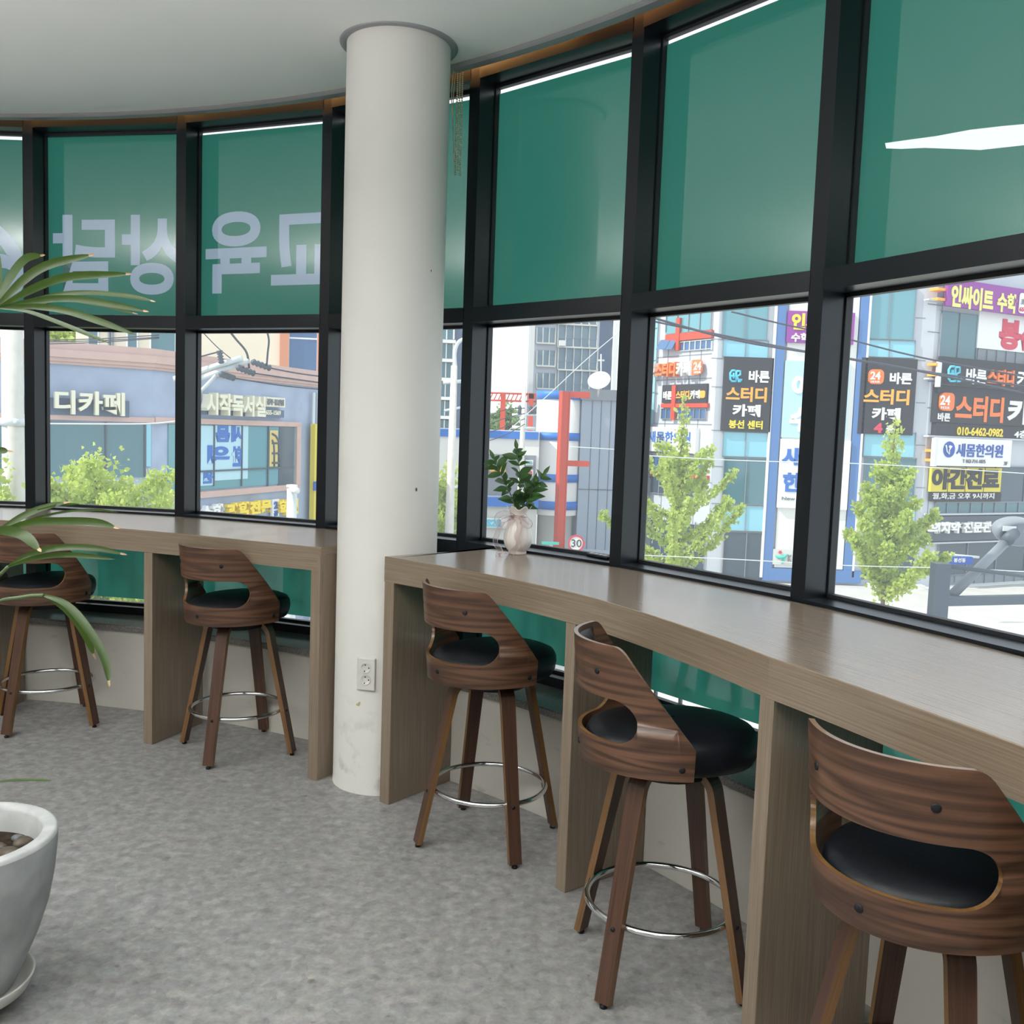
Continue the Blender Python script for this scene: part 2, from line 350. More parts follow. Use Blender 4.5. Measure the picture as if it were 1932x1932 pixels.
# ------------------------------------------------------------------ text as mesh
_tc = {}
def glyphs(s, bold):
    k = (s, bold)
    if k not in _tc:
        cu = bpy.data.curves.new('t', 'FONT'); cu.body = s; cu.extrude = .5; cu.offset = bold; cu.resolution_u = 4
        o = bpy.data.objects.new('t', cu); COL.objects.link(o)
        me = bpy.data.meshes.new_from_object(o.evaluated_get(bpy.context.evaluated_depsgraph_get()))
        v = np.array([tuple(x.co) for x in me.vertices]); lo, hi = v.min(0), v.max(0); hi[hi - lo < 1e-6] += 1
        _tc[k] = ((v - lo) / (hi - lo), [list(p.vertices) for p in me.polygons])
        bpy.data.objects.remove(o); bpy.data.curves.remove(cu); bpy.data.meshes.remove(me)
    return _tc[k]
def put_text(mb, s, o, ax, az, an, m=0, bold=.02, mirror=False):
    """fill the rectangle o + ax + az with the text s, standing out along an"""
    v, f = glyphs(s, bold); o, ax, az, an = Vector(o), Vector(ax), Vector(az), Vector(an)
    V = [o + ax * ((1 - p[0]) if mirror else p[0]) + az * p[1] + an * p[2] for p in v]
    mb.add(V, f, None, m)
def outlines(s, bold=0.0, n=7):
    """closed outlines of the text s, thickened by bold (fraction of the text height), in a unit box"""
    cu = bpy.data.curves.new('t', 'FONT'); cu.body = s; o = bpy.data.objects.new('t', cu); COL.objects.link(o)
    c = o.to_curve(bpy.context.evaluated_depsgraph_get()); out = []
    for sp in c.splines:
        q = []
        bp = list(sp.bezier_points)
        for i in range(len(bp)):
            p0, p1 = bp[i], bp[(i + 1) % len(bp)]; A, B_, C_, D_ = p0.co, p0.handle_right, p1.handle_left, p1.co
            st = (B_ - A).cross(D_ - A).length + (C_ - D_).cross(A - D_).length < 1e-7
            for k in range(1 if st else n):
                t = k / n; q.append(A * (1 - t) ** 3 + B_ * 3 * t * (1 - t) ** 2 + C_ * 3 * t * t * (1 - t) + D_ * t ** 3)
        r = [q[0]]
        for v in q[1:]:
            if (v - r[-1]).length > 1e-5: r.append(v)
        if (r[0] - r[-1]).length < 1e-5: r.pop()
        out.append([(v.x, v.y) for v in r])
    o.to_curve_clear(); bpy.data.objects.remove(o); bpy.data.curves.remove(cu)
    big = max(out, key=lambda q: abs(sum(q[i][0] * q[(i + 1) % len(q)][1] - q[(i + 1) % len(q)][0] * q[i][1] for i in range(len(q)))))
    sg = 1 if sum(big[i][0] * big[(i + 1) % len(big)][1] - big[(i + 1) % len(big)][0] * big[i][1] for i in range(len(big))) > 0 else -1
    h = max(y for q in out for _, y in q) - min(y for q in out for _, y in q); d = bold * h; res = []
    for q in out:
        N = len(q); r = []
        for i in range(N):
            x0, y0 = q[i - 1]; x, y = q[i]; x1, y1 = q[(i + 1) % N]
            a = Vector((x - x0, y - y0)).normalized(); b_ = Vector((x1 - x, y1 - y)).normalized()
            n1 = Vector((a.y, -a.x)) * sg; n2 = Vector((b_.y, -b_.x)) * sg; m = n1 + n2
            m = m / max(.35, (1 + n1.dot(n2))); r.append((x + m.x * d, y + m.y * d))
        res.append(r)
    xs = [x for q in res for x, _ in q]; ys = [y for q in res for _, y in q]
    return [[((x - min(xs)) / (max(xs) - min(xs)), (y - min(ys)) / (max(ys) - min(ys))) for x, y in q] for q in res]
def sarea(q): return .5 * sum(q[k - 1][0] * q[k][1] - q[k][0] * q[k - 1][1] for k in range(len(q)))
def inside(p_, q):
    c = False
    for k in range(len(q)):
        (x0, y0), (x1, y1) = q[k - 1], q[k]
        if (y0 > p_[1]) != (y1 > p_[1]) and p_[0] < (x1 - x0) * (p_[1] - y0) / (y1 - y0) + x0: c = not c
    return c
def fill(loops):
    """triangles of the first loop minus the others"""
    loops = [q if (sarea(q) > 0) == (i == 0) else q[::-1] for i, q in enumerate(loops)]
    V = [v for q in loops for v in q]
    return V, [list(t) for t in tessellate_polygon([[Vector((x, y, 0)) for x, y in q] for q in loops])]
def sort_loops(qs):
    if not qs: return []
    sg = 1 if sarea(max(qs, key=lambda q: abs(sarea(q)))) > 0 else -1
    outs = [q for q in qs if sarea(q) * sg > 0]; ins = [q for q in qs if sarea(q) * sg <= 0]
    return [(o, [h for h in ins if inside(h[0], o)]) for o in outs]
# ------------------------------------------------------------------ window bays
GAPS = {1: .018, 3: .0105, 4: .017, 5: .018, 6: .015}
FRET = [(.10, .0, .012, .34), (.10, .12, .16, .012), (.26, .0, .012, .12), (.33, .06, .012, .40), (.33, .28, .2, .012), (.45, .10, .012, .38), (.53, .14, .012, .14), (.60, .05, .012, .42), (.60, .36, .14, .012), (.72, .2, .012, .22), (.66, .12, .14, .012), (.80, .05, .012, .37), (.74, .30, .12, .012)]
BAY = []
for i in range(len(ANG) - 1):
    a0, a1 = ANG[i], ANG[i + 1]; mid = (a0 + a1) / 2; hd = math.radians(a0 - a1) / 2
    n = pol(mid, 1) - pol(mid, 0); t = Vector((n.y, -n.x, 0)); c0 = Vector((CX, CY, 0))
    def P(r_, u, z, n=n, t=t, c0=c0): return c0 + n * r_ + t * u + Vector((0, 0, z))
    nf = R0 * math.cos(hd); hw = R0 * math.sin(hd) - .026; ng = 5.10 * math.cos(hd); gw = 5.10 * math.sin(hd) - .026
    BAY.append((n, t, ng, gw, P))
    root = thing('window_%d' % (i + 1), P(nf, 0, .465), kind='structure')
    def bar(name, n0, n1, z0, z1, w=hw, mt='frame'):
        b = MB(); ww = w
        V = [P(n0, -ww, z0), P(n0, ww, z0), P(n1, gw + .03, z0), P(n1, -gw - .03, z0)]; V += [v + Vector((0, 0, z1 - z0)) for v in V]
        b.add(V, [(0, 1, 5, 4), (1, 2, 6, 5), (2, 3, 7, 6), (3, 0, 4, 7), (4, 5, 6, 7), (3, 2, 1, 0)])
        return b.build(name, M[mt], root)
    bar('head_rail', nf, nf + .155, 3.165, 3.46); bar('transom', nf, nf + .155, 2.079, 2.147); bar('sill_rail', nf, nf + .155, .975, 1.061)
    bar('bottom_rail', nf + .05, nf + .155, .465, .508)
    # glazing beads and panes
    for z0, z1 in ((2.147, 3.165), (1.061, 2.079), (.508, .975)):
        b = MB(); q = .013
        for u0, u1, w0, w1 in ((-gw, gw, z0, z0 + q), (-gw, gw, z1 - q, z1), (-gw, -gw + q, z0, z1), (gw - q, gw, z0, z1)):
            b.box(P(ng - .028, u0, w0), t * (u1 - u0), n * .028, (0, 0, w1 - w0))
        b.build('glazing_bead', M['bead'], root)
        b = MB(); b.add([P(ng, -gw, z0), P(ng, gw, z0), P(ng, gw, z1), P(ng, -gw, z1)], [(0, 1, 2, 3)]); b.build('glass_pane', M['glass'], root)
    g = GAPS.get(i, 0)
    # lettering and tears are cut through the film, the letters read from the street side
    def lay(px, py, n=n, P=P, ng=ng, t=t):
        d = ray(px, py); o = Vector((0, 0, H)); c = P(ng - .004, 0, 0); k = (c - o).dot(n) / d.dot(n); q = o + d * k; return (q - c).dot(t), q.z
    LET = {1: [('6', -42, 419, 49, 566, .03)], 2: [('담', 100, 405, 217, 553, .03), ('상', 230, 405, 345, 556, .03)], 3: [('육', 388, 399, 503, 553, .03), ('교', 512, 402, 645, 537, .03)]}
    zt = 3.152 - g; zb = 2.147 + (.016 if i == 2 else .006); holes = []; rects = []
    for s, x0, y0, x1, y1, bd in LET.get(i, []):
        zl = (lay(x0, y1)[1] + lay(x1, y1)[1]) / 2; zh = (lay(x0, y0)[1] + lay(x1, y0)[1]) / 2; ua, ub = lay(x0, (y0 + y1) / 2)[0], lay(x1, (y0 + y1) / 2)[0]
        gl_ = [[(ub + (ua - ub) * x, zl + (zh - zl) * y) for x, y in q] for q in outlines(s, bd)]; holes += gl_; rects.append(gl_)
    TEAR = [(1670, 270), (1720, 263), (1765, 257), (1830, 245), (1890, 238), (1990, 229), (1990, 264), (1932, 274), (1850, 283), (1800, 281), (1745, 279), (1700, 281), (1672, 280)]
    if i == 7: holes.append([lay(x, y) for x, y in TEAR])
    E_ = max([gw + (.02 if holes else 0)] + [abs(x) + .012 for q in holes for x, _ in q]); groups = sort_loops(holes)
    e0, e1 = (-E_ if i == 1 else -gw - .01), (E_ if i != 1 else gw + .02)
    b = MB()
    for V_, F_ in [fill([[(e0, zb), (e1, zb), (e1, zt), (e0, zt)]] + [o for o, _ in groups])] + [fill([h]) for _, hs in groups for h in hs]:
        b.add([P(ng - .004, x, z) for x, z in V_], F_)
    fl = b.build('privacy_film', M['film'], root)
    for q_ in rects:
        b = MB()
        for o, hs in sort_loops(q_):
            V2, F2 = fill([o] + hs); b.add([P(ng - .004, x, z) for x, z in V2], F2)
        b.build('lettering', M['letter'], fl)
    if i == 7:
        b = MB(); b.ngon([P(ng - .002, *lay(x, y)) for x, y in TEAR]); b.build('torn_strip', M['torn'], fl)
    b = MB(); b.add([P(ng - .004, -gw, .541), P(ng - .004, gw, .541), P(ng - .004, gw, .975), P(ng - .004, -gw, .975)], [(0, 1, 2, 3)]); b.build('privacy_film', M['film'], root)
    b = MB(); W = 2 * gw
    for u, z, du, dz in FRET:
        b.box(P(ng + .02, -gw + u * W, .508 + z), t * (du * (W if du > .02 else 1)), n * .012, (0, 0, dz))
    b.build('fretwork', M['bead'], root)
# small dark object left on the sill
p = at_z(1128, 1051, 1.067); er = (p - Vector((CX, CY, p.z))).normalized(); et = Vector((er.y, -er.x, 0))
# ------------------------------------------------------------------ round column
CC = Vector((-.5484, 4.2054, 0)); CR = .2197
col = thing('column', CC, 'round white plastered column between the two counters', 'column')
b = MB(); b.lathe([(CR + .002, 0), (CR, .03), (CR, ZC + .04)], CC, 72); o = b.build('shaft', M['colp'], col)
b = MB(); b.lathe([(CR, ZC - .006), (CR + .026, ZC - .008), (CR + .031, ZC - .002), (CR + .031, ZC + .02)], CC, 72); b.build('collar', M['trim'], col)
def oncol(deg, z, dr=0): a = math.radians(deg); return Vector((CC.x + (CR + dr) * math.cos(a), CC.y + (CR + dr) * math.sin(a), z))
def chip(pts, m, name):
    b = MB(); b.ngon([oncol(a, z, .0012) for a, z in pts]); b.build(name, m, col)
M['chip'] = mat('paint_chip', (.42, .36, .22), .8, 0, .3, .2, 60)
chip([(-115, .394), (-113, .388), (-110.6, .389), (-109.3, .397), (-109, .406), (-110.4, .409), (-112, .402)], M['chip'], 'paint_chip')
chip([(-52, 1.327), (-51.2, 1.318), (-50, 1.318), (-49.6, 1.327), (-50.5, 1.334)], M['holedark'], 'screw_hole')
chip([(-38.5, 2.24), (-37.4, 2.24), (-37.4, 2.249), (-38.5, 2.249)], M['holedark'], 'screw_hole')
# double power outlet on the column
oc = oncol(-102.4, .533, 0); er = (oc - CC); er.z = 0; er.normalize(); et = Vector((-er.y, er.x, 0)); uz = Vector((0, 0, 1))
po = thing('power_outlet', oc, 'white double power outlet low on the round column', 'outlet')
b = MB(); hw_, hh = .041, .070
b.box(oc - et * hw_ - uz * hh - er * .012, et * 2 * hw_, er * .024, uz * 2 * hh); bevel(b.build('cover_plate', M['white'], po), .004)
for s in (1, -1):
    c = oc + uz * (.026 * s + .003) + er * .0125; b = MB(); n_ = 28
    rows = [[c + (et * math.cos(2 * PI * k / n_) + uz * math.sin(2 * PI * k / n_)) * r_ + er * d_ for k in range(n_)] for r_, d_ in ((.0235, .0), (.0225, .0018), (.0205, .0016), (.0195, .0005), (.001, .0005))]
    b.grid(rows, 0, True, None, True); sk = b.build('socket', M['white'], po)
    b = MB()
    for u, v in ((-.002, .012), (.014, .0), (-.005, -.015)):
        q = c + et * u + uz * v + er * .0008; b.ngon([q + (et * math.cos(2 * PI * k / 10) + uz * math.sin(2 * PI * k / 10)) * .0032 for k in range(10)])
    b.build('pin_hole', M['holedark'], sk)
# bead chains hanging from the cove beside the column
tp = pol(53.7, 4.895, 3.2)
for k, (dx, dz, bead) in enumerate(((-.018, 2.79, 0), (-.012, 2.735, 1), (.0, 2.755, 1), (.012, 2.735, 1), (-.026, 2.93, 0))):
    b = MB(); top = tp + Vector((dx * .9, dx * .3, .04)); n_ = 54 if bead else 14
    pt = [Vector((top.x + (-.012 * math.sin(PI * j / n_) if k in (0, 4) else 0), top.y, top.z + (dz - top.z) * j / n_)) for j in range(n_ + 1)]
    if bead:
        for q in pt[::1]:
            b.lathe([(.0005, -.0038), (.0044, -.0018), (.0044, .0018), (.0005, .0038)], q, 6)
    b.tube(pt, .0012 if bead else .0024, 5)
    tag(b.build('bead_chain', M['chain']), 'thin pull chain in the bundle hanging beside the column', 'chain', 'blind pull chains')
# ------------------------------------------------------------------ counters
TAB = [(-5, 4.33), (16, 4.315), (20, 4.288), (25.6, 4.272), (30.4, 4.303), (37, 4.35), (45, 4.358), (52.2, 4.354), (57, 4.352), (59, 4.325), (61.7, 4.305), (68, 4.297), (81.7, 4.328), (120, 4.33)]
def rf(a): return float(np.interp(a, [x for x, _ in TAB], [y for _, y in TAB]))
def counter(label, a0, a1, legs, skew=0.0):
    root = thing('window_counter', pol((a0 + a1) / 2, 4.6, 0), label, 'counter')
    n = 60; AA = [a0 + (a1 - a0) * k / n for k in range(n + 1)]; zt, zb = 1.05, .945
    def sk(a, r): # the end edges lean slightly
        f = 1 if abs(a - legs[0][2]) < 1e-6 else 0
        return a - skew * f * (r - 4.35) / .57
    rows = []; us = []
    prof = [(0, zt - .034), (0, zt - .002), (.002, zt), (9, zt), (9, zt - .034), (0, zt - .034)]
    for d_, z in prof:
        rows.append([pol(sk(a, 4.94 if d_ == 9 else rf(a)), 4.94 if d_ == 9 else rf(a) + d_, z) for a in AA])
        us += [(math.radians(a) * 4.5, (.6 if d_ == 9 else d_) + z * .9) for a in AA]
    b = MB(); b.grid(rows, 0, False, us)
    for k in (0, n): b.add([rows[j][k] for j in range(5)], [(0, 1, 2, 3, 4)], [(j * .1, j * .02) for j in range(5)])
    b.build('worktop', M['oak'], root)
    rows = []; us = []
    for d_, z in ((0.0005, zt - .034), (0.0005, zb), (.03, zb), (.03, zt - .034)):
        rows.append([pol(a, rf(a) + d_, z) for a in AA]); us += [(math.radians(a) * 4.4, z + d_) for a in AA]
    b = MB(); b.grid(rows, 0, False, us)
    for k in (0, n): b.add([rows[j][k] for j in range(4)], [(0, 1, 2, 3)], [(j * .1, j * .02) for j in range(4)])
    b.build('apron', M['oak'], root)
    for (l0, l1, e) in legs:
        r0 = rf((l0 + l1) / 2) + .002; p, q = pol(l0, r0), pol(l1, r0); d = q - p; nn = Vector((-d.y, d.x, 0)).normalized()
        if nn.dot(p - Vector((CX, CY, 0))) < 0: nn = -nn
        z1 = zb if e is None else zt - .0345
        b = MB(); b.box(p, d, nn * .385, (0, 0, z1), 0, 2)
        bevel(b.build('leg_panel', M['oak'], root), .0015, 1)
    return root
counter('long curved wooden counter right of the column holding the white vase', 52.05, 4.0, [(52.05, 51.32, 52.05), (38.72, 38.06, None), (26.0, 25.3, None), (13.0, 12.3, None)], 1.3)
counter('curved wooden counter left of the column behind the palm', 57.0, 101, [(57.0, 57.75, 57.0), (69.85, 70.52, None), (83.5, 84.2, None), (97, 97.7, None)], .3)
# ------------------------------------------------------------------ bar stools
SA, SB, SK, OY = .228, .268, .113, .017
FM = 89.0
def zt_(f):
    f = abs(f)
    if f <= 42: return 1.014
    if f <= 51: u = (f - 42) / 9; return 1.014 - .030 * u * u
    return .984 + (.749 - .984) * (f - 51) / (FM - 51)
def zb_(f): return .659 - .006 * math.cos(math.radians(f))
def cut(f):
    f = abs(f); h = .062; k0, k1 = 41.0, 56.5; m = .803
    if f < k0: q = h
    elif f < k1: q = h * math.sqrt(max(0, 1 - ((f - k0) / (k1 - k0)) ** 2))
    else: q = 0
    return m - q, m + q
def shp(f, z, off=0):
    g = 1 + SK * (z - .6) / .37; a = math.radians(f)
    p = Vector((SA * g * math.sin(a), OY - SB * g * math.cos(a), z))
    nn = Vector((math.sin(a) / SA, -math.cos(a) / SB, 0)).normalized()
    return p + nn * off
def make_stool():
    root = thing('bar_stool', (0, 0, 0))
    F1 = list(np.linspace(0, 41, 18)) + [41 + 15.5 * math.sin(PI / 2 * k / 14) for k in range(1, 15)] + list(np.linspace(57.5, FM, 16))
    FF = [-f for f in F1[::-1]][:-1] + F1; nb, nm, nu = 4, 4, 7
    def col_(f):
        c0, c1 = cut(f); zb, zt = zb_(f), zt_(f)
        if zt < c1 + .01: c1 = min(c1, zb + (zt - zb) * .6); c0 = min(c0, zb + (zt - zb) * .4)
        return list(np.linspace(zb, c0, nb)) + list(np.linspace(c0, c1, nm + 2))[1:-1] + list(np.linspace(c1, zt, nu))
    T = .006; NZ = nb + nm + nu; V = []; U = []
    for s in (T, -T):
        for f in FF:
            for z in col_(f): V.append(shp(f, z, s)); U.append((math.radians(f) * .25, z))
    nF = len(FF); b = MB(); F = []; E = []; idx = lambda s, i, j: s * nF * NZ + i * NZ + j
    def solid(i, j):
        fm = (FF[i] + FF[i + 1]) / 2
        return not (abs(fm) < 56.5 and nb - 1 <= j < nb + nm)
    for i in range(nF - 1):
        for j in range(NZ - 1):
            if not solid(i, j): continue
            F.append((idx(0, i, j), idx(0, i + 1, j), idx(0, i + 1, j + 1), idx(0, i, j + 1)))
            F.append((idx(1, i, j + 1), idx(1, i + 1, j + 1), idx(1, i + 1, j), idx(1, i, j)))
            if j == 0 or not solid(i, j - 1): E.append((idx(0, i + 1, j), idx(0, i, j), idx(1, i, j), idx(1, i + 1, j)))
            if j == NZ - 2 or not solid(i, j + 1): E.append((idx(0, i, j + 1), idx(0, i + 1, j + 1), idx(1, i + 1, j + 1), idx(1, i, j + 1)))
            if i == 0 or not solid(i - 1, j): E.append((idx(0, i, j), idx(0, i, j + 1), idx(1, i, j + 1), idx(1, i, j)))
            if i == nF - 2 or not solid(i + 1, j): E.append((idx(0, i + 1, j + 1), idx(0, i + 1, j), idx(1, i + 1, j), idx(1, i + 1, j + 1)))
    b.add(V, F, U, 0, True); nf_ = len(b.f)
    b.add(V, E, [(u[0] * 3, u[1]) for u in U], 1, True)
    sh = b.build('shell', [M['walnut'], M['plyedge']], root, False)
    for f, z in ((29.6, .935), (-29.6, .935), (82, .693), (-82, .693), (0, .696)):
        c = shp(f, z, T); nn = (shp(f, z, 1) - shp(f, z, 0)).normalized(); up = Vector((0, 0, 1)); sd = nn.cross(up); b = MB(); n_ = 14
        b.grid([[c + (sd * math.cos(2 * PI * k / n_) + up * math.sin(2 * PI * k / n_)) * r_ + nn * d_ for k in range(n_)] for r_, d_ in ((.0095, -.001), (.009, .002), (.0065, .0032), (.0001, .0034))], 0, True, None, True)
        b.build('bolt_cap', M['blackplastic'], sh, False)
    # seat cushion
    b = MB(); n_ = 56; rows = []
    def srad(a):
        c, s = math.cos(a), math.sin(a); ex = 2.2
        ay = .258 if s < 0 else .250
        return (abs(c / .204) ** ex + abs(s / ay) ** ex) ** (-1 / ex)
    for sc_, z in ((.3, .660), (.86, .660), (.94, .668), (.985, .69), (1.0, .715), (.988, .738), (.94, .756), (.82, .768), (.6, .776), (.3, .780), (.02, .781)):
        rows.append([Vector((srad(2 * PI * k / n_) * sc_ * math.cos(2 * PI * k / n_), .012 + srad(2 * PI * k / n_) * sc_ * math.sin(2 * PI * k / n_), z - .012)) for k in range(n_)])
    b.grid(rows, 0, True, None, True); b.build('seat', M['leather'], root, False)
    # back pad inside the shell
    b = MB(); rows = []; fs = np.linspace(-40, 40, 20); zs = np.linspace(.882, .998, 8)
    for j, z in enumerate(zs):
        rows.append([shp(f, z, -T - .001 - .024 * (max(0, 1 - abs(f / 40) ** 6) * max(0, 1 - abs((z - .94) / .058) ** 4)) ** .5) for f in fs])
    b.grid(rows); b.grid([[shp(f, z, -T) for f in fs] for z in zs]); b.build('back_pad', M['leather'], root, False)
    b = MB(); b.lathe([(.001, .612), (.13, .612), (.135, .618), (.135, .648), (.001, .65)], (0, 0, 0), 32); b.build('swivel_plate', M['blackplastic'], root, False)
    # bentwood legs
    path = [(.02, .632), (.10, .632)] + [(.10 + .062 * math.sin(a), .632 - .062 * (1 - math.cos(a))) for a in np.linspace(.2, 1.39, 8)]
    e = path[-1]; path += [(e[0] + (.283 - e[0]) * k / 5, e[1] + (.014 - e[1]) * k / 5) for k in range(1, 6)]
    b = MB(); O_, I_, L_ = [], [], 0; N = len(path); LL = []
    for k in range(N):
        p0, p1 = path[max(k - 1, 0)], path[min(k + 1, N - 1)]; tx, tz = p1[0] - p0[0], p1[1] - p0[1]; q = math.hypot(tx, tz); nx, nz = -tz / q, tx / q
        O_.append((path[k][0] + nx * .011, path[k][1] + nz * .011)); I_.append((path[k][0] - nx * .011, path[k][1] - nz * .011))
        if k: L_ += math.hypot(path[k][0] - path[k - 1][0], path[k][1] - path[k - 1][1])
        LL.append(L_)
    W = [.029 - .005 * min(1, l / .6) for l in LL]
    def strip(ptsA, ptsB, m, wa, wb):
        V = [];U = []
        for k in range(N): V += [Vector((ptsA[k][0], wa * W[k], ptsA[k][1])), Vector((ptsB[k][0], wb * W[k], ptsB[k][1]))]; U += [(LL[k], 0), (LL[k], .05)]
        b.add(V, [(2 * k, 2 * k + 2, 2 * k + 3, 2 * k + 1) for k in range(N - 1)], U, m, False)
    strip(O_, O_, 0, -1, 1); strip(I_, I_, 0, 1, -1); strip(O_, I_, 1, 1, 1); strip(I_, O_, 1, -1, -1)
    k = N - 1; b.add([Vector((O_[k][0], W[k], O_[k][1])), Vector((O_[k][0], -W[k], O_[k][1])), Vector((I_[k][0], -W[k], I_[k][1])), Vector((I_[k][0], W[k], I_[k][1]))], [(0, 1, 2, 3)], [(0, 0), (.05, 0), (.05, .02), (0, .02)], 1)
    leg0 = b.build('leg', [M['walnutleg'], M['plyedge']], root, False)
    b = MB(); b.lathe([(.0001, 0), (.011, 0), (.011, .008), (.006, .009), (.006, .018)], (.282, 0, 0), 12); b.build('glide', M['blackplastic'], leg0, False)
    x_ = .283 - (.2 / .556) * (.283 - path[9][0]); b = MB(); b.tube([(x_ + .006, 0, .216), (x_ + .0155, 0, .213)], .0065, 10); b.build('bolt_cap', M['blackplastic'], leg0, False)
    for k in range(1, 4):
        c = copy_tree(leg0, root); c.rotation_euler.z = k * PI / 2
    b = MB(); rr = x_ - .0195; b.tube([(rr * math.cos(a), rr * math.sin(a), .2145) for a in np.linspace(0, 2 * PI, 72, endpoint=False)], .0095, 10, 0, True); b.build('foot_ring', M['chrome'], root, False)
    return root
st0 = make_stool()
STOOLS = [(.4833, 2.7393, 5.1, -40, 'walnut bar stool, middle of the three at the right counter, back turned sideways', ),
          (-.0533, 3.6127, 40.8, 22.5, 'walnut bar stool nearest the column on its right side, under the vase counter'),
          (-1.293, 4.513, 61.9, -11, 'walnut bar stool just left of the column, under the left counter'),
          (-2.374, 4.837, 80, -14.5, 'walnut bar stool half hidden behind the palm leaves'),
          (.907, 1.924, 36.6, -3.5, 'nearest walnut bar stool, cut by the right edge of the photo')]
for i, (x, y, ys, yb, lb) in enumerate(STOOLS):
    r = st0 if i == 0 else copy_tree(st0)
    r.location = (x, y, 0); r.rotation_euler.z = math.radians(ys - 90); tag(r, lb, 'bar stool', 'bar stools at the window counters')
    k = 0
    for ch in r.children:
        if ch.name.startswith('leg'): ch.rotation_euler.z = math.radians(yb - ys + 90 + 90 * k); k += 1
# ------------------------------------------------------------------ vase with sprigs and ribbon
VC = Vector((.030, 4.155, 1.0502))
va = thing('vase', VC, 'white fluted ceramic vase with wavy rim on the counter', 'vase')
def fl(r, z, a, i):
    if .012 < z < .165: return r * (1 + .045 * abs(math.cos(9 * a)) - .02), z
    if z > .195: return r * (1 + .07 * math.cos(6 * a)), z + .008 * math.cos(6 * a)
    return r, z
b = MB(); b.lathe([(.001, 0), (.038, 0), (.040, .008), (.038, .013), (.046, .02), (.057, .04), (.062, .062), (.061, .085), (.055, .11), (.046, .138), (.038, .16), (.036, .172), (.040, .186), (.050, .2), (.054, .206), (.050, .203), (.037, .188), (.032, .172), (.034, .15)], VC, 108, 0, fl)
b.build('body', M['vase'], va)
def ribbon(pts, wd, name='ribbon'):
    pts = [VC + Vector(p) for p in pts]; V = []; n = len(pts)
    A, B = [], []
    for i, p in enumerate(pts):
        t = (pts[min(i + 1, n - 1)] - pts[max(i - 1, 0)]).normalized(); sd = t.cross(Vector((.25, -1, .3))).normalized() * wd / 2
        sd = sd + Vector((0, .006 * math.sin(i * 1.7), 0)); A.append(p - sd); B.append(p + sd)
    b = MB(); b.grid([A, [(x + y) / 2 for x, y in zip(A, B)], B]); rb = b.build(name, M['ribbon'], va)
    b = MB(); b.tube(A, .0011, 5); b.tube(B, .0011, 5); b.build('ribbon_edge', M['ribbonedge'], rb)
def curve(ps, n=22):
    ps = [Vector(p) for p in ps]; out = []
    P_ = [ps[0]] + ps + [ps[-1]]
    for i in range(len(ps) - 1):
        for k in range(n // (len(ps) - 1) + 1):
            t = k / (n // (len(ps) - 1) + 1); a, b_, c, d = P_[i], P_[i + 1], P_[i + 2], P_[i + 3]
            out.append(.5 * ((2 * b_) + (c - a) * t + (2 * a - 5 * b_ + 4 * c - d) * t * t + (3 * b_ - a - 3 * c + d) * t ** 3))
    return out + [ps[-1]]
ribbon(curve([(-.02, -.045, .165), (-.06, -.05, .182), (-.092, -.05, .165), (-.085, -.052, .135), (-.05, -.055, .135), (-.02, -.05, .16)]), .022)
ribbon(curve([(-.02, -.05, .165), (-.065, -.062, .15), (-.088, -.066, .10), (-.098, -.068, .055), (-.075, -.07, .022), (-.085, -.075, .002), (-.05, -.075, .0015), (-.04, -.072, .008)]), .02)
ribbon(curve([(.0, -.05, .165), (.03, -.055, .16), (.05, -.056, .142), (.04, -.06, .13), (.012, -.058, .15)]), .02)
ribbon(curve([(-.005, -.052, .16), (.004, -.062, .12), (-.005, -.071, .085), (.003, -.072, .05), (-.02, -.07, .02), (-.03, -.07, .004)]), .02)
ribbon(curve([(-.038, -.01, .168), (-.02, -.037, .167), (.012, -.039, .168), (.036, -.016, .171)]), .012)
def lens(b, p, d, up, ln, wd, m=0, curl=.2, nseg=5):
    d = d.normalized(); sd = d.cross(up); sd = sd.normalized() if sd.length > 1e-4 else Vector((1, 0, 0)); nn = sd.cross(d)
    L, C, Rr = [], [], []
    for k in range(nseg + 1):
        t = k / nseg; w_ = wd / 2 * math.sin(PI * min(.985, max(.04, t)) ** .8) ; c = p + d * ln * t - nn * (curl * ln * t * t)
        L.append(c + sd * w_ + nn * w_ * .35); C.append(c); Rr.append(c - sd * w_ + nn * w_ * .35)
    b.grid([L, C, Rr], m)
SPR = [('leafy green sprig leaning left in the white vase', [(0, 0, .14), (-.03, -.005, .24), (-.075, -.01, .33), (-.115, -.015, .41)]),
       ('tallest upright leafy sprig in the middle of the white vase', [(0, 0, .14), (.002, 0, .25), (-.005, -.005, .37), (-.018, -.01, .455)]),
       ('leafy green sprig leaning right in the white vase', [(.005, 0, .14), (.03, 0, .22), (.062, -.005, .29), (.10, -.01, .35)]),
       ('short back sprig low in the white vase', [(0, .01, .14), (.01, .02, .2), (.045, .02, .26), (.06, .02, .31)])]
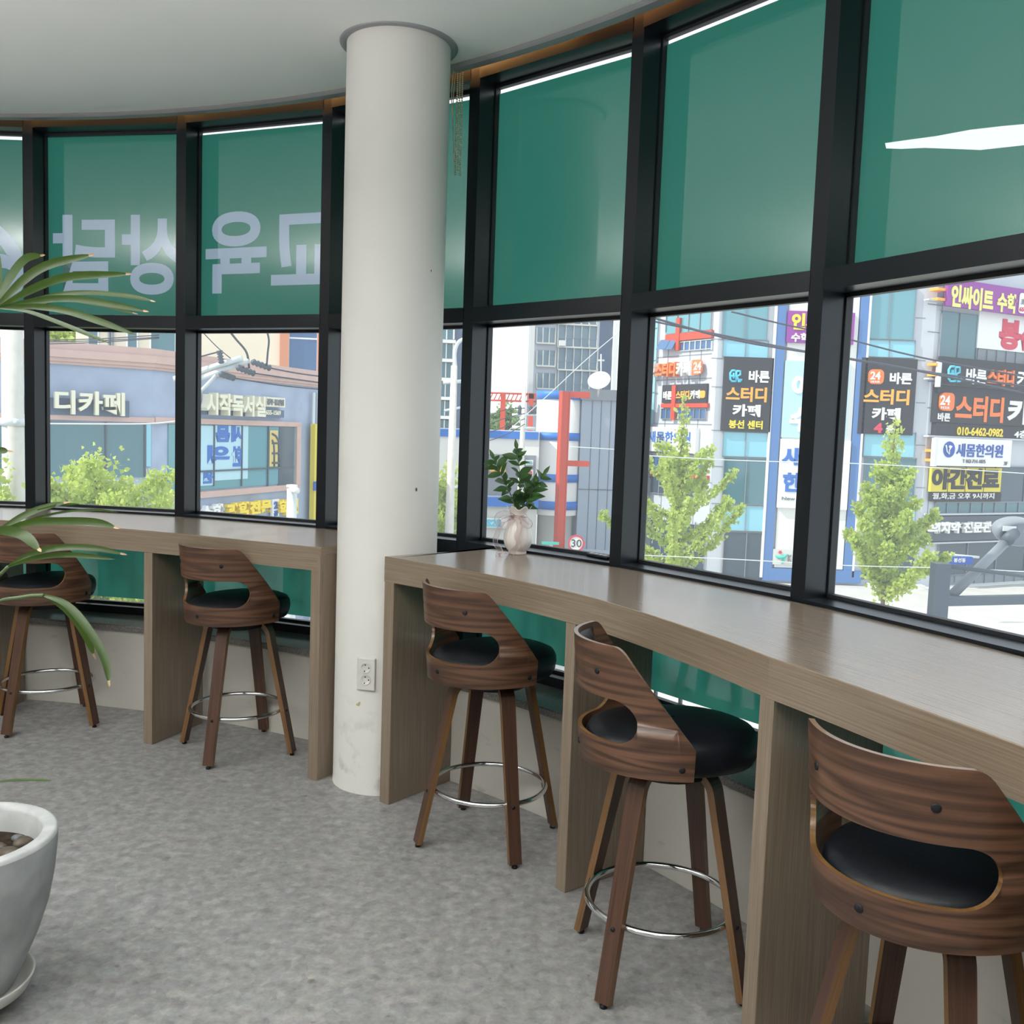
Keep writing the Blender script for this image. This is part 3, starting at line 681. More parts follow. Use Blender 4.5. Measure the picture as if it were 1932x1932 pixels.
for s, (lb, ps) in enumerate(SPR):
    rt = thing('leafy_sprig', VC + Vector((0, 0, .14)), lb, 'sprig', 'sprigs in the white vase'); pts = curve([VC + Vector(p) for p in ps], 16)
    b = MB(); b.tube(pts, [.0028 - .0014 * i / len(pts) for i in range(len(pts))], 6); b.build('stem', M['stem'], rt)
    rnd = random.Random(s + 3); b = MB(); n = 11 if s < 2 else 8
    for k in range(n):
        i = min(len(pts) - 2, int(len(pts) * (.30 + .66 * k / (n - 1)))); p = pts[i]; t = (pts[i + 1] - pts[i]).normalized()
        for sgn in (0, 1):
            a = k * 1.9 + sgn * PI + rnd.uniform(-.4, .4); o_ = t.orthogonal(); o_.rotate(Matrix.Rotation(a, 3, t))
            d = (o_ * 1.0 + t * rnd.uniform(.35, 1.0)).normalized(); sz = rnd.uniform(.052, .078) * (1 if k < n - 2 else .8)
            lens(b, p, d, t * .5 + Vector((rnd.uniform(-.7, .7), -1, rnd.uniform(-.3, .6))), sz, sz * .46, 0, rnd.uniform(-.1, .3))
    lens(b, pts[-1], pts[-1] - pts[-3], Vector((0, -1, .1)), .05, .018)
    b.build('leaf', M['leafdark'], rt)
# small dark remote on the window sill
rp = at_z(1128, 1051, 1.0625); er = Vector((rp.x - CX, rp.y - CY, 0)).normalized(); er = Vector((math.cos(math.radians(38)), math.sin(math.radians(38)), 0)); et = Vector((er.y, -er.x, 0))
rm = thing('remote_control', rp, 'small black remote with grey buttons lying on the window sill', 'remote')
b = MB(); b.box(rp - et * .055 - er * .02, et * .13, er * .04, (0, 0, .012)); bevel(b.build('case', M['blackplastic'], rm), .004)
for k in range(4):
    b = MB(); b.box(rp - et * (.045 - .028 * k) - er * .008 + Vector((0, 0, .011)), et * .014, er * .016, (0, 0, .003)); b.build('button', M['white'], rm)
# ------------------------------------------------------------------ planter with palm
PC = at_y(-73, 1575, 2.42); rimz = PC.z; PC = Vector((PC.x, PC.y, 0)); k_ = rimz / .5
sau = thing('plant_saucer', PC, 'white round plant saucer on black castors under the grey pot', 'saucer')
b = MB(); b.lathe([(.001, .05), (.125, .05), (.15, .058), (.165, .085), (.172, .088), (.172, .083), (.158, .05), (.13, .042), (.001, .042)], PC, 56); b.build('dish', M['white'], sau)
for k in range(4):
    a = PI * (.5 * k - .22); c = PC + Vector((.12 * math.cos(a), .12 * math.sin(a), .021)); b = MB()
    t = Vector((-math.sin(a), math.cos(a), 0)); b.tube([c - t * .009, c + t * .009], .021, 16); b.build('castor', M['blackplastic'], sau)
pot = thing('planter', PC + Vector((0, 0, .055)), 'large grey concrete planter with pale rim in the lower left corner', 'planter')
prof = [(.001, .052), (.105, .052), (.122, .06), (.15, .12), (.183, .2), (.208, .28), (.222, .36), (.229, .43), (.231, rimz - .012)]
b = MB(); b.lathe(prof, PC, 64); b.build('body', M['concrete'], pot)
b = MB(); b.lathe([(.231, rimz - .012), (.229, rimz - .003), (.222, rimz), (.196, rimz - .002), (.190, rimz - .012), (.186, rimz - .09), (.18, rimz - .14)], PC, 64); b.build('rim', M['rim'], pot)
b = MB(); b.lathe([(.0, rimz - .068), (.19, rimz - .072)], PC, 40); o = b.build('potting_soil', M['soil']); tag(o, 'dark potting soil inside the grey planter', 'soil'); o['kind'] = 'stuff'
rnd = random.Random(5); PL = []; trys = 0
while len(PL) < 34 and trys < 4000:
    trys += 1; a = rnd.uniform(0, 2 * PI); r = .168 * math.sqrt(rnd.random()); s = rnd.uniform(.014, .028)
    if r + s > .178: continue
    c = (r * math.cos(a), r * math.sin(a))
    if all(math.hypot(c[0] - q[0], c[1] - q[1]) > (s + q[2]) * .93 for q in PL) and r > .05: PL.append((*c, s, a))
peb0 = None
for k, (x, y, s, a) in enumerate(PL):
    b = MB(); b.lathe([(.02 * s, -.62 * s), (.6 * s, -.5 * s), (.97 * s, -.1 * s), (.9 * s, .25 * s), (.55 * s, .52 * s), (.02 * s, .62 * s)], (0, 0, 0), 14, 0, lambda r, z, t, i, k=k: (r * (1 + .14 * math.sin(2 * t + k) + .06 * math.cos(3 * t + 2 * k)), z))
    o = b.build('pebble', M['peb2' if k % 4 == 0 else 'peb']); o.location = (PC.x + x, PC.y + y, rimz - .071 + .55 * s); o.rotation_euler = (0, 0, a)
    tag(o, 'rounded brown or grey pebble on the soil of the grey planter', 'pebble', 'pebbles in the planter')
plm = thing('palm', PC + Vector((0, 0, rimz - .07)), 'tall fan palm with split green leaves rising from the grey planter', 'palm')
HUBS = []
def leaflet(b, pts, depth, wd, ddep=0.0, base=.35, tip=True, tilt=0.0):
    n = 14; P3 = [at_y(x, y, depth + ddep * i / max(1, len(pts) - 1)) for i, (x, y) in enumerate(pts)]
    c = curve(P3, n); N = len(c); rows = [[], [], []]
    for i, p in enumerate(c):
        t = (c[min(i + 1, N - 1)] - c[max(i - 1, 0)]).normalized(); view = (p - Vector((0, 0, H))).normalized()
        sd = t.cross(view).normalized(); u = i / (N - 1)
        w_ = wd / 2 * (base + (1 - base) * min(1, u / .35)) * (1 if u < .7 else max(.30 if tip else .05, 1 - ((u - .7) / .3) ** 2 * (.7 if tip else .97)))
        e = sd * w_ * math.cos(tilt) + view * w_ * math.sin(tilt)
        rows[0].append(p + e - view * w_ * .35); rows[1].append(p); rows[2].append(p - e - view * w_ * .35)
    b.grid(rows)
    if tip:
        q = [rows[0][-1], rows[1][-1], rows[2][-1]]; t = (c[-1] - c[-3]).normalized()
        b.add(q + [q[0] + t * .010, q[1] + t * .016, q[2] + t * .007], [(0, 1, 4, 3), (1, 2, 5, 4)], None, 1)
def fan(petiole, leaves, depth, ptop=None):
    lf = None; b = MB()
    for pts, wd, dd, tip, tl in leaves: leaflet(b, pts, depth, wd, dd, .35, tip, tl)
    lf = b.build('leaf', [M['palm'], M['palmtip']], plm)
    b = MB(); P3 = [at_y(x, y, depth + d) for x, y, d in petiole]; b.tube(curve(P3, 14), .0042, 7); b.build('petiole', M['stem'], lf)
D1 = 2.25
fan([(-70, 800, .12), (-45, 690, .06), (-14, 587, 0)], [
    ([(-15, 585), (-3, 540), (-6, 468)], .016, .1, True, 0), ([(-12, 583), (20, 522), (48, 488), (76, 482)], .021, .12, True, .5),
    ([(-10, 584), (40, 532), (90, 500), (167, 482)], .021, .06, True, .3), ([(-8, 585), (60, 546), (130, 522), (237, 517)], .019, -.02, True, .2),
    ([(-5, 583), (90, 559), (160, 552), (240, 558), (284, 567)], .013, -.1, True, .6), ([(-3, 582), (60, 568), (130, 563), (200, 572), (270, 586)], .016, -.12, True, .3),
    ([(120, 564), (190, 574), (250, 590)], .011, -.05, True, .4), ([(0, 581), (60, 578), (120, 585), (190, 607), (257, 632)], .016, -.16, False, .2),
    ([(-4, 581), (50, 587), (110, 608), (160, 628), (208, 648)], .011, -.2, False, .5), ([(15, 577), (60, 573), (95, 570)], .008, 0, True, .8),
    ([(-18, 585), (-60, 540), (-110, 520)], .02, .1, True, 0), ([(-18, 590), (-80, 575), (-160, 590)], .02, .0, True, 0), ([(-18, 590), (-70, 620), (-130, 680)], .02, -.1, True, 0)], D1)
fan([(-80, 1200, .1), (-60, 1090, .05), (-25, 1012, 0)], [
    ([(-25, 1012), (8, 996), (40, 975), (80, 958), (120, 949)], .017, .05, True, .5), ([(0, 1005), (55, 981), (120, 966), (180, 962), (226, 967)], .006, .16, False, .2),
    ([(-10, 1008), (50, 987), (120, 983), (180, 985), (215, 994)], .018, -.05, True, .1), ([(-30, 1003), (10, 1001), (45, 1010), (72, 1035)], .024, -.12, True, .2),
    ([(70, 962), (110, 953), (150, 951)], .006, .1, False, .2), ([(-28, 1010), (-80, 990), (-150, 1000)], .02, 0, True, 0), ([(-28, 1010), (-90, 950), (-140, 930)], .02, .1, True, 0)], 2.2)
fan([(-90, 1230, .1), (-40, 1130, .05), (16, 1069, 0)], [
    ([(14, 1070), (55, 1046), (110, 1033), (175, 1034), (227, 1044)], .016, .05, True, .3), ([(16, 1069), (70, 1052), (140, 1047), (217, 1055)], .012, -.03, False, .1)], 2.15)
fan([(-90, 1260, .12), (-20, 1148, .05), (40, 1127, .0), (82, 1123, 0)], [
    ([(82, 1123), (125, 1140), (165, 1185), (197, 1240), (205, 1284)], .019, -.1, True, .3), ([(84, 1123), (130, 1155), (162, 1200), (176, 1233)], .016, .02, True, -.2)], 2.1)
fan([(-100, 1380, .1), (-60, 1440, .05), (-20, 1477, 0)], [([(-20, 1477), (25, 1472), (65, 1471), (97, 1473)], .010, -.05, False, .9)], 2.05)
fan([(-90, 1000, .1), (-60, 900, .05), (-30, 860, 0)], [([(-30, 858), (-5, 850), (14, 851)], .016, 0, True, .3), ([(-30, 858), (-80, 850), (-130, 880)], .02, 0, True, .3)], 2.25)
for k, (x0, y0, pts) in enumerate(((.03, .0, [(-70, 800, 2.37)]), (-.03, .03, [(-80, 1200, 2.3), ]), (.0, -.04, [(-90, 1240, 2.25)]))):
    b = MB(); e = at_y(*pts[0]); s = PC + Vector((x0, y0, rimz - .075)); b.tube(curve([s, s * .5 + e * .5 + Vector((.0, .02, 0)), e], 14), [.011] * 16, 9) if False else b.tube(curve([s, s * .5 + e * .5 + Vector((0, .02, 0)), e], 14), .011, 9)
    b.build('cane', M['cane'], plm)
for s_, e_ in ((0, (-90, 1380, 2.15)), (1, (-90, 1000, 2.35)), (2, (-90, 1230, 2.25)), (3, (-90, 1260, 2.22))):
    pass
# ------------------------------------------------------------------ outside: street, buildings, trees
GZ = -5.2
def flat(name, r, g, b, rough=.6, var=0, scale=2): return mat(name, srgb(r, g, b), rough, 0, .4, var, scale)
M['asphalt'] = flat('asphalt', 184, 182, 178, .9, .08, 1)
M['blueplaster'] = flat('blue_plaster', 158, 171, 194, .85, .12, 1.4); M['pinkstone'] = flat('pink_cornice', 198, 168, 160, .8, .05, 3)
M['extglass'] = mat('building_glass', srgb(70, 112, 122), .08, 0, .8); M['tealglass'] = mat('teal_glass', srgb(96, 150, 162), .1, 0, .8)
M['cyanglass'] = mat('cyan_glass', srgb(132, 192, 210), .12, 0, .7); M['darkglass'] = mat('dark_glass', srgb(58, 74, 88), .1, 0, .7)
M['hazeglass'] = mat('pale_glass', srgb(120, 140, 154), .15, 0, .6); M['blueglass'] = mat('blue_glass', srgb(62, 96, 140), .12, 0, .7)
M['cream'] = flat('cream_render', 226, 212, 190, .85, .04, 1); M['whitepaint'] = flat('white_wall', 222, 222, 220, .7); M['offwhite'] = flat('off_white', 205, 205, 200, .7)
M['orangep'] = flat('terracotta_panel', 206, 136, 104, .7); M['red'] = flat('orange_red_steel', 192, 68, 44, .5); M['blue'] = flat('blue_panel', 40, 112, 198, .5)
M['bluep'] = flat('blue_pilaster', 84, 122, 176, .5); M['alu'] = flat('aluminium_panel', 188, 192, 200, .45, .03, .5); M['aludark'] = flat('dark_aluminium', 128, 134, 142, .5)
M['signblack'] = flat('black_sign', 44, 44, 50, .6); M['signwhite'] = flat('white_sign', 232, 232, 230, .5); M['signorange'] = flat('orange_letters', 236, 120, 52, .5)
M['signamber'] = flat('amber_letters', 244, 166, 66, .5); M['signyellow'] = flat('yellow_letters', 244, 214, 60, .5); M['signblue'] = flat('blue_letters', 52, 108, 190, .5)
M['signcyan'] = flat('cyan_letters', 84, 192, 220, .5); M['signpurple'] = flat('purple_sign', 142, 58, 150, .5); M['signred'] = flat('red_letters', 206, 60, 84, .5)
M['paleyellow'] = flat('pale_yellow_letters', 228, 226, 130, .5); M['yellowsign'] = flat('yellow_sign', 214, 196, 62, .5); M['grey'] = flat('grey_letters', 120, 120, 124, .5)
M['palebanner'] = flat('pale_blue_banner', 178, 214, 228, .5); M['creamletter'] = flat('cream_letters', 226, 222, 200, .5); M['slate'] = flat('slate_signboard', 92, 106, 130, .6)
M['polec'] = flat('pole_concrete', 206, 202, 194, .85, .06, 6); M['steelw'] = flat('galvanised_steel', 206, 212, 214, .4); M['darkmetal'] = flat('grey_painted_steel', 78, 88, 98, .5)
M['teal'] = flat('teal_paint', 72, 184, 172, .5); M['signnavy'] = flat('navy_blue_sign', 44, 84, 168, .5); M['cable'] = flat('cable_black', 62, 64, 76, .6); M['cablew'] = flat('cable_white', 206, 214, 216, .6)
M['rib'] = ribbed('corrugated_cladding', srgb(158, 170, 186), 9, .5, .16); M['brickw'] = ribbed('white_brick', srgb(226, 226, 222), 6, .8, .12, 'y')
M['ginkgo'] = leafmat('ginkgo_leaf', srgb(160, 178, 84), srgb(216, 230, 120), .5, .35, 2.5); M['bark'] = flat('bark', 120, 108, 92, .9, .2, 5)
M['fargreen'] = leafmat('far_leaf', srgb(128, 150, 104), srgb(160, 190, 110), .6, .3, 1.5); M['carpaint'] = mat('car_paint', srgb(120, 128, 140), .25, .2, .6); M['taillight'] = flat('tail_light', 220, 60, 84, .3)
M['brickbeige'] = flat('yellow_panel', 214, 190, 120, .6)
b = MB(); b.ngon([(-90, 6.5, GZ), (90, 6.5, GZ), (90, 130, GZ), (-90, 130, GZ)]); b.build('ground', M['asphalt'], kind='structure')
class Fac:
    """a vertical facade plane through world point p with direction d; pixels are turned into wall coordinates"""
    def __init__(s, p, d):
        s.p = Vector((p[0], p[1], 0)); s.d = Vector((d[0], d[1], 0)).normalized(); s.n = Vector((s.d.y, -s.d.x, 0))
    def uz(s, px, py, off=0):
        r = ray(px, py); o = Vector((0, 0, H)); k = (s.p + s.n * off - o).dot(s.n) / r.dot(s.n); q = o + r * k
        return (q - s.p).dot(s.d), q.z
    def pt(s, u, z, off=0): return s.p + s.d * u + s.n * off + Vector((0, 0, z))
    def rect(s, x0, y0, x1, y1, off=0):
        ym, xm = (y0 + y1) / 2, (x0 + x1) / 2
        return s.uz(x0, ym, off)[0], s.uz(x1, ym, off)[0], s.uz(xm, y1, off)[1], s.uz(xm, y0, off)[1]
    def slab(s, mb, x0, y0, x1, y1, d0=0, d1=.05, m=0, grain=0):
        u0, u1, z0, z1 = s.rect(x0, y0, x1, y1, d1)
        mb.box(s.pt(u0, z0, d0), s.d * (u1 - u0), s.n * (d1 - d0), (0, 0, z1 - z0), m, grain)
    def text(s, mb, t, x0, y0, x1, y1, off=.06, th=.03, m=0, bold=.03, mirror=False):
        u0, u1, z0, z1 = s.rect(x0, y0, x1, y1, off + th)
        put_text(mb, t, s.pt(u0, z0, off), s.d * (u1 - u0), (0, 0, z1 - z0), s.n * th, m, bold, mirror)
    def mid(s, x0, y0, x1, y1): u0, u1, z0, z1 = s.rect(x0, y0, x1, y1); return s.pt((u0 + u1) / 2, z0)
def part(root, name, mats, fn):
    b = MB(); fn(b); return b.build(name, mats, root)
def sign(f, label, x0, y0, x1, y1, board, texts, d=(.02, .15), name='shop_sign', extra=None, shape=None):
    """a signboard thing: board + lettering parts; texts = (string, x0, y0, x1, y1, material, bold[, thickness])"""
    rt = thing(name, f.mid(x0, y0, x1, y1), label, 'sign')
    if board: part(rt, 'board', M[board], lambda b: f.slab(b, x0, y0, x1, y1, d[0], d[1]))
    for t in texts:
        part(rt, 'lettering', M[t[5]], lambda b: f.text(b, t[0], t[1], t[2], t[3], t[4], d[1] + .005, t[7] if len(t) > 7 else .03, 0, t[6]))
    if extra: extra(rt)
    return rt
def disc(f, b, x, y, rx, ry, off, n=24, m=0, th=.03, inner=0):
    u0, z0 = f.uz(x, y, off); sx = abs(f.uz(x + rx, y, off)[0] - u0); sz = abs(f.uz(x, y - ry, off)[1] - z0)
    prof = [(1, 0), (1, th)] + ([(inner, th), (inner, 0)] if inner else [(.001, th)])
    b.grid([[f.pt(u0 + sx * r * math.cos(2 * PI * k / n), z0 + sz * r * math.sin(2 * PI * k / n), off + d_) for k in range(n)] for r, d_ in prof], m, False, None, True)
def rrect(f, b, x0, y0, x1, y1, off, th=.06, m=0, rad=.3):
    u0, u1, z0, z1 = f.rect(x0, y0, x1, y1, off); r = min(u1 - u0, z1 - z0) * rad; P_ = []
    for cx, cz, a0 in ((u1 - r, z1 - r, 0), (u0 + r, z1 - r, 90), (u0 + r, z0 + r, 180), (u1 - r, z0 + r, 270)):
        for k in range(6): a = math.radians(a0 + 18 * k); P_.append((cx + r * math.cos(a), cz + r * math.sin(a)))
    A = [f.pt(u, z, off) for u, z in P_]; B_ = [f.pt(u, z, off + th) for u, z in P_]; n = len(A)
    b.ngon(B_, m)
    for k in range(n): b.add([A[k], A[(k + 1) % n], B_[(k + 1) % n], B_[k]], [(0, 1, 2, 3)], None, m)
def mass(f, u0, u1, z0, z1, depth, mb, m=0): mb.box(f.pt(u0, z0, -depth), f.d * (u1 - u0), f.n * depth, (0, 0, z1 - z0), m)
def lines(f, b, xs, ys, x0, x1, y0, y1, d=.02, w=.04):
    for x in xs: u, _ = f.uz(x, (y0 + y1) / 2); _, za = f.uz(x, y0); _, zb = f.uz(x, y1); b.box(f.pt(u - w / 2, zb, 0), f.d * w, f.n * d, (0, 0, za - zb))
    for y in ys: _, z = f.uz((x0 + x1) / 2, y); ua, _ = f.uz(x0, y); ub, _ = f.uz(x1, y); b.box(f.pt(ua, z - w / 2, 0), f.d * (ub - ua), f.n * d, (0, 0, w))
# ---------------- blue rendered corner building on the left
pA, pB, pC = at_y(95, 700, 20), at_y(287, 700, 21.2), at_y(606, 700, 28.2)
d1 = (pB - pA); d2 = (pC - pB); f1 = Fac(pB, d1); f2 = Fac(pB, d2)
bl = thing('blue_building', (pB.x, pB.y, GZ), 'pale blue rendered corner building with pink cornice across the street', 'building')
ztop = f1.uz(287, 672)[1]; LA, LB = 9.5, d2.length + 1.2
def walls(b): mass(f1, -LA, 0, GZ, ztop, 6, b); mass(f2, 0, LB, GZ, ztop, 6, b)
part(bl, 'wall', M['blueplaster'], walls)
def corn(b):
    for z0, z1, o in ((ztop - .03, ztop + .16, .10), (ztop - .16, ztop + .0, .17), (ztop - .24, ztop - .15, .12), (ztop - .30, ztop - .23, .07)):
        mass(f1, -LA, .04, z0, z1, .3, b); b2 = None
        b.box(f1.pt(-LA, z0, 0), f1.d * (LA + o * .35), f1.n * o, (0, 0, z1 - z0)); b.box(f2.pt(-o * .35, z0, 0), f2.d * (LB + .1), f2.n * o, (0, 0, z1 - z0))
part(bl, 'cornice', M['pinkstone'], corn)
def band(b):
    _, z = f1.uz(190, 790); b.box(f1.pt(-LA, z - .05, 0), f1.d * (LA + .03), f1.n * .09, (0, 0, .11)); 
    _, z2 = f2.uz(460, 798); ua, _ = f2.uz(340, 800); ub, _ = f2.uz(563, 800); b.box(f2.pt(.0, z2 - .06, 0), f2.d * ub, f2.n * .10, (0, 0, .13))
    _, z3 = f2.uz(460, 926); b.box(f2.pt(.0, z3 - .08, 0), f2.d * ub, f2.n * .10, (0, 0, .15)); b.box(f2.pt(ub - .22, z3, 0), f2.d * .22, f2.n * .10, (0, 0, z2 - z3))
part(bl, 'window_surround', M['pinkstone'], band)
part(bl, 'window', M['extglass'], lambda b: f1.slab(b, -10, 797, 274, 900, .0, .03))
def wf(b):
    for x in (200, 274): f1.slab(b, x - 1.5, 797, x + 1.5, 900, .03, .07)
    for x in (405, 457.5, 507): f2.slab(b, x - .7, 802, x + .7, 917, .03, .07)
    f2.slab(b, 335, 885, 555, 888, .03, .07)
part(bl, 'window', M['tealglass'], lambda b: f2.slab(b, 318, 803, 556, 920, .0, .03)); part(bl, 'window_frame', M['darkmetal'], wf)
part(bl, 'window', M['cyanglass'], lambda b: f1.slab(b, 276, 800, 285, 880, .03, .05))
def reflected_sheets(b): f2.slab(b, 378, 803, 404, 916, .035, .04); f2.slab(b, 406, 803, 468, 905, .035, .04)
bn = thing('window_banner', f2.mid(378, 803, 468, 905), 'reflection of the blue clinic sign, painted as a mirrored sheet in the blue building window', 'banner')  # a sign's reflection in the glass, built as coloured sheets and mirrored letters
part(bn, 'sheet', M['palebanner'], reflected_sheets)
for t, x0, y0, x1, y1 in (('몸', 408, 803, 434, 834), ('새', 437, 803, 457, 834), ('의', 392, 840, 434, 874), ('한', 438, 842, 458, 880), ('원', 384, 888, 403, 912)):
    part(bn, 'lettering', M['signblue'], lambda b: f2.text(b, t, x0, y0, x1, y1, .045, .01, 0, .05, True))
part(bl, 'window', M['brickbeige'], lambda b: f2.slab(b, 509, 812, 524, 880, .035, .045)); part(bl, 'window', M['darkglass'], lambda b: f2.slab(b, 526, 806, 554, 916, .032, .04))
def arch(b):
    for pts in ([(510, 818), (517, 822), (523, 833), (524, 850), (524, 880)], [(510, 830), (513, 836), (514, 850), (514, 880)], [(510, 836), (524, 836)], [(510, 855), (524, 855)], [(510, 873), (524, 873)]):
        b.tube([f2.pt(*f2.uz(x, y), .05) for x, y in pts], .03, 5)
part(bl, 'arched_bars', M['darkmetal'], arch)
def downpipes(b):
    for x in (583, 592): u, _ = f2.uz(x, 850); b.tube([f2.pt(u, GZ, .12), f2.pt(u, f2.uz(x, 740)[1], .12)], .05, 8)
part(bl, 'downpipe', M['steelw'], downpipes)
sign(f1, 'cream raised letters over a slate board on the left blue wall', 60, 752, 243, 783, None, [('디카페', 104, 738, 236, 783, 'creamletter', .03, .16)], name='shop_sign', extra=lambda rt: part(rt, 'board', M['slate'], lambda b: f1.slab(b, 40, 752, 244, 784, .0, .1)))
def sg2(rt):
    part(rt, 'board', M['slate'], lambda b: f2.slab(b, 380, 770, 536, 785, .0, .12))
    part(rt, 'nameplate', M['creamletter'], lambda b: f2.slab(b, 503, 750, 538, 768, .1, .2)); part(rt, 'lettering', M['grey'], lambda b: f2.text(b, '광주 봉선점', 505, 753, 536, 765, .21, .02, 0, .03))
    part(rt, 'lettering', M['creamletter'], lambda b: f2.text(b, '655-1569', 502, 774, 530, 783, .13, .02, 0, .03))
sign(f2, 'cream raised letters and small nameplate on the right blue wall', 380, 770, 536, 785, None, [('시작독서실', 390, 744, 502, 785, 'creamletter', .035, .22)], extra=sg2)
def sg3(rt):
    part(rt, 'lettering', M['signyellow'], lambda b: f2.text(b, '과학전문', 428, 946, 513, 972, .14, .12, 0, .06)); part(rt, 'lettering', M['signwhite'], lambda b: f2.text(b, '수학', 380, 952, 424, 985, .14, .12, 0, .05))
    part(rt, 'panel', M['signwhite'], lambda b: f2.slab(b, 514, 942, 527, 975, .1, .16)); part(rt, 'lettering', M['signnavy'], lambda b: f2.text(b, '2', 518, 946, 525, 960, .165, .02, 0, .05))
    part(rt, 'lettering', M['signnavy'], lambda b: f2.text(b, '관', 518, 963, 525, 974, .165, .02, 0, .05)); part(rt, 'lettering', M['signyellow'], lambda b: f2.text(b, '학원', 528, 942, 563, 972, .14, .12, 0, .06))
sign(f2, 'yellow and white letter sign below the window of the blue building', 380, 940, 566, 990, None, [], extra=sg3)
vs_ = thing('blade_sign', f2.mid(595, 800, 606, 925), 'tall yellow blade sign at the far end of the blue building', 'sign')
part(vs_, 'board', M['yellowsign'], lambda b: f2.slab(b, 593, 800, 612, 1010, .15, .3)); part(vs_, 'panel', M['signnavy'], lambda b: f2.slab(b, 593, 908, 612, 925, .3, .34))
# ---------------- cream building behind
pc = at_y(330, 650, 40); f3 = Fac(pc, (1, .12)); cb = thing('cream_building', (pc.x, pc.y, GZ), 'cream rendered building behind the blue one with terracotta strip', 'building')
uL, uR = f3.uz(143, 650)[0], f3.uz(625, 650)[0]
part(cb, 'wall', M['cream'], lambda b: mass(f3, uL, uR, GZ, 9, 8, b)); part(cb, 'strip', M['orangep'], lambda b: f3.slab(b, 528, 560, 545, 720, .0, .15))
part(cb, 'strip', M['orangep'], lambda b: f3.slab(b, 599, 560, 606, 720, .0, .15))
for x0, x1, mt in ((167, 184, 'extglass'), (241, 258, 'extglass'), (285, 330, 'extglass'), (546, 598, 'blueglass')):
    w_ = part(cb, 'window', M[mt], lambda b: f3.slab(b, x0, 560, x1, 720, .0, .05)); part(w_, 'frame', M['whitepaint'], lambda b: (f3.slab(b, x0 - 3, 560, x0, 720, 0, .1), f3.slab(b, x1, 560, x1 + 2, 720, 0, .1), f3.slab(b, x0, 637, x1, 640, .05, .08) if x0 == 546 else None))
part(cb, 'downpipe', M['aludark'], lambda b: (f3.slab(b, 209, 560, 213, 720, .0, .12), f3.slab(b, 204, 600, 207, 720, 0, .1)))
# ---------------- apartment tower, low blue and white building, turret, corrugated block
pt_ = at_y(1040, 700, 95); f4 = Fac(pt_, (1, .10)); ap = thing('apartment_tower', (pt_.x, pt_.y, GZ), 'pale grey apartment tower with balcony windows in the middle distance', 'building')
part(ap, 'wall', M['alu'], lambda b: mass(f4, f4.uz(996, 700)[0], f4.uz(1128, 700)[0], GZ, 30, 15, b))
part(ap, 'side_wall', M['slate'], lambda b: mass(f4, f4.uz(1128, 700)[0], f4.uz(1160, 700)[0], GZ, 30, 13, b))
part(ap, 'pilaster', M['whitepaint'], lambda b: (f4.slab(b, 1158, 560, 1166, 760, 0, .8), f4.slab(b, 999, 560, 1008, 760, 0, .2)))
for k in range(-2, 4):
    y = 634 + 43 * k; y2 = y + 3
    for x0, x1, h0, h1, nn in ((1013, 1048, 0, 18, 3), (1053, 1127, -8, 26, 5)):
        w_ = part(ap, 'window', M['hazeglass'], lambda b: f4.slab(b, x0, y - 16 + h0, x1, y + h1 - 5, .0, .1))
        part(w_, 'frame', M['offwhite'], lambda b: ([f4.slab(b, x0 + (x1 - x0) * j / nn - .8, y - 16 + h0, x0 + (x1 - x0) * j / nn + .8, y + h1 - 5, .1, .25) for j in range(nn + 1)], f4.slab(b, x0, y + h1 - 6, x1, y + h1 - 3, .1, .4)))
    part(ap, 'balcony_rail', M['aludark'], lambda b: f4.slab(b, 1053, y + 4, 1127, y + 5, .4, .5)) if k < 3 else None
    part(ap, 'air_conditioner', M['whitepaint'], lambda b: f4.slab(b, 1056, y + 8, 1067, y + 18, .3, .9)) if k in (0, -1) else None
f4b = Fac(at_y(850, 700, 80), (1, .1)); ap2 = thing('apartment_tower', (f4b.p.x, f4b.p.y, GZ), 'white framed apartment tower seen just right of the column', 'building')
part(ap2, 'wall', M['slate'], lambda b: mass(f4b, f4b.uz(760, 700)[0], f4b.uz(925, 700)[0], GZ, 16, 12, b))
for k in range(7):
    y = 612 + 36 * k; w_ = part(ap2, 'window', M['extglass'], lambda b: f4b.slab(b, 800, y, 858 - k * 1.2, y + 28, .0, .1))
    part(w_, 'frame', M['whitepaint'], lambda b: (f4b.slab(b, 795, y + 28, 860 - k * 1.2, y + 34, .1, .6), f4b.slab(b, 842 - k, y, 844 - k, y + 28, .1, .25), f4b.slab(b, 855 - k * 1.2, y, 858 - k * 1.2, y + 28, .1, .3)))
f5 = Fac(at_y(1000, 880, 47), (1, .02)); lo = thing('shop_building', (f5.p.x, f5.p.y, GZ), 'low white shop building with blue bands behind the vase', 'building')
part(lo, 'wall', M['whitepaint'], lambda b: mass(f5, f5.uz(780, 880)[0], f5.uz(1016, 880)[0], GZ, f5.uz(970, 812)[1], 8, b))
part(lo, 'band', M['blue'], lambda b: (f5.slab(b, 815, 812, 1016, 826, .0, .1), f5.slab(b, 815, 938, 1016, 955, .0, .3)))
part(lo, 'shopfront', M['aludark'], lambda b: f5.slab(b, 915, 858, 1010, 935, .0, .05)); part(lo, 'shopfront', M['offwhite'], lambda b: f5.slab(b, 915, 956, 1010, 1040, .0, .05))
sign(f5, 'small white sign with green letters right of the vase leaves', 992, 868, 1006, 878, 'signwhite', [('MG', 994, 870, 1004, 876, 'teal', .03)], (.1, .3)); sign(f5, 'small white sign with red letters below the green lettered one', 991, 886, 1006, 898, 'signwhite', [('ne', 993, 888, 1004, 896, 'signred', .03)], (.1, .3))
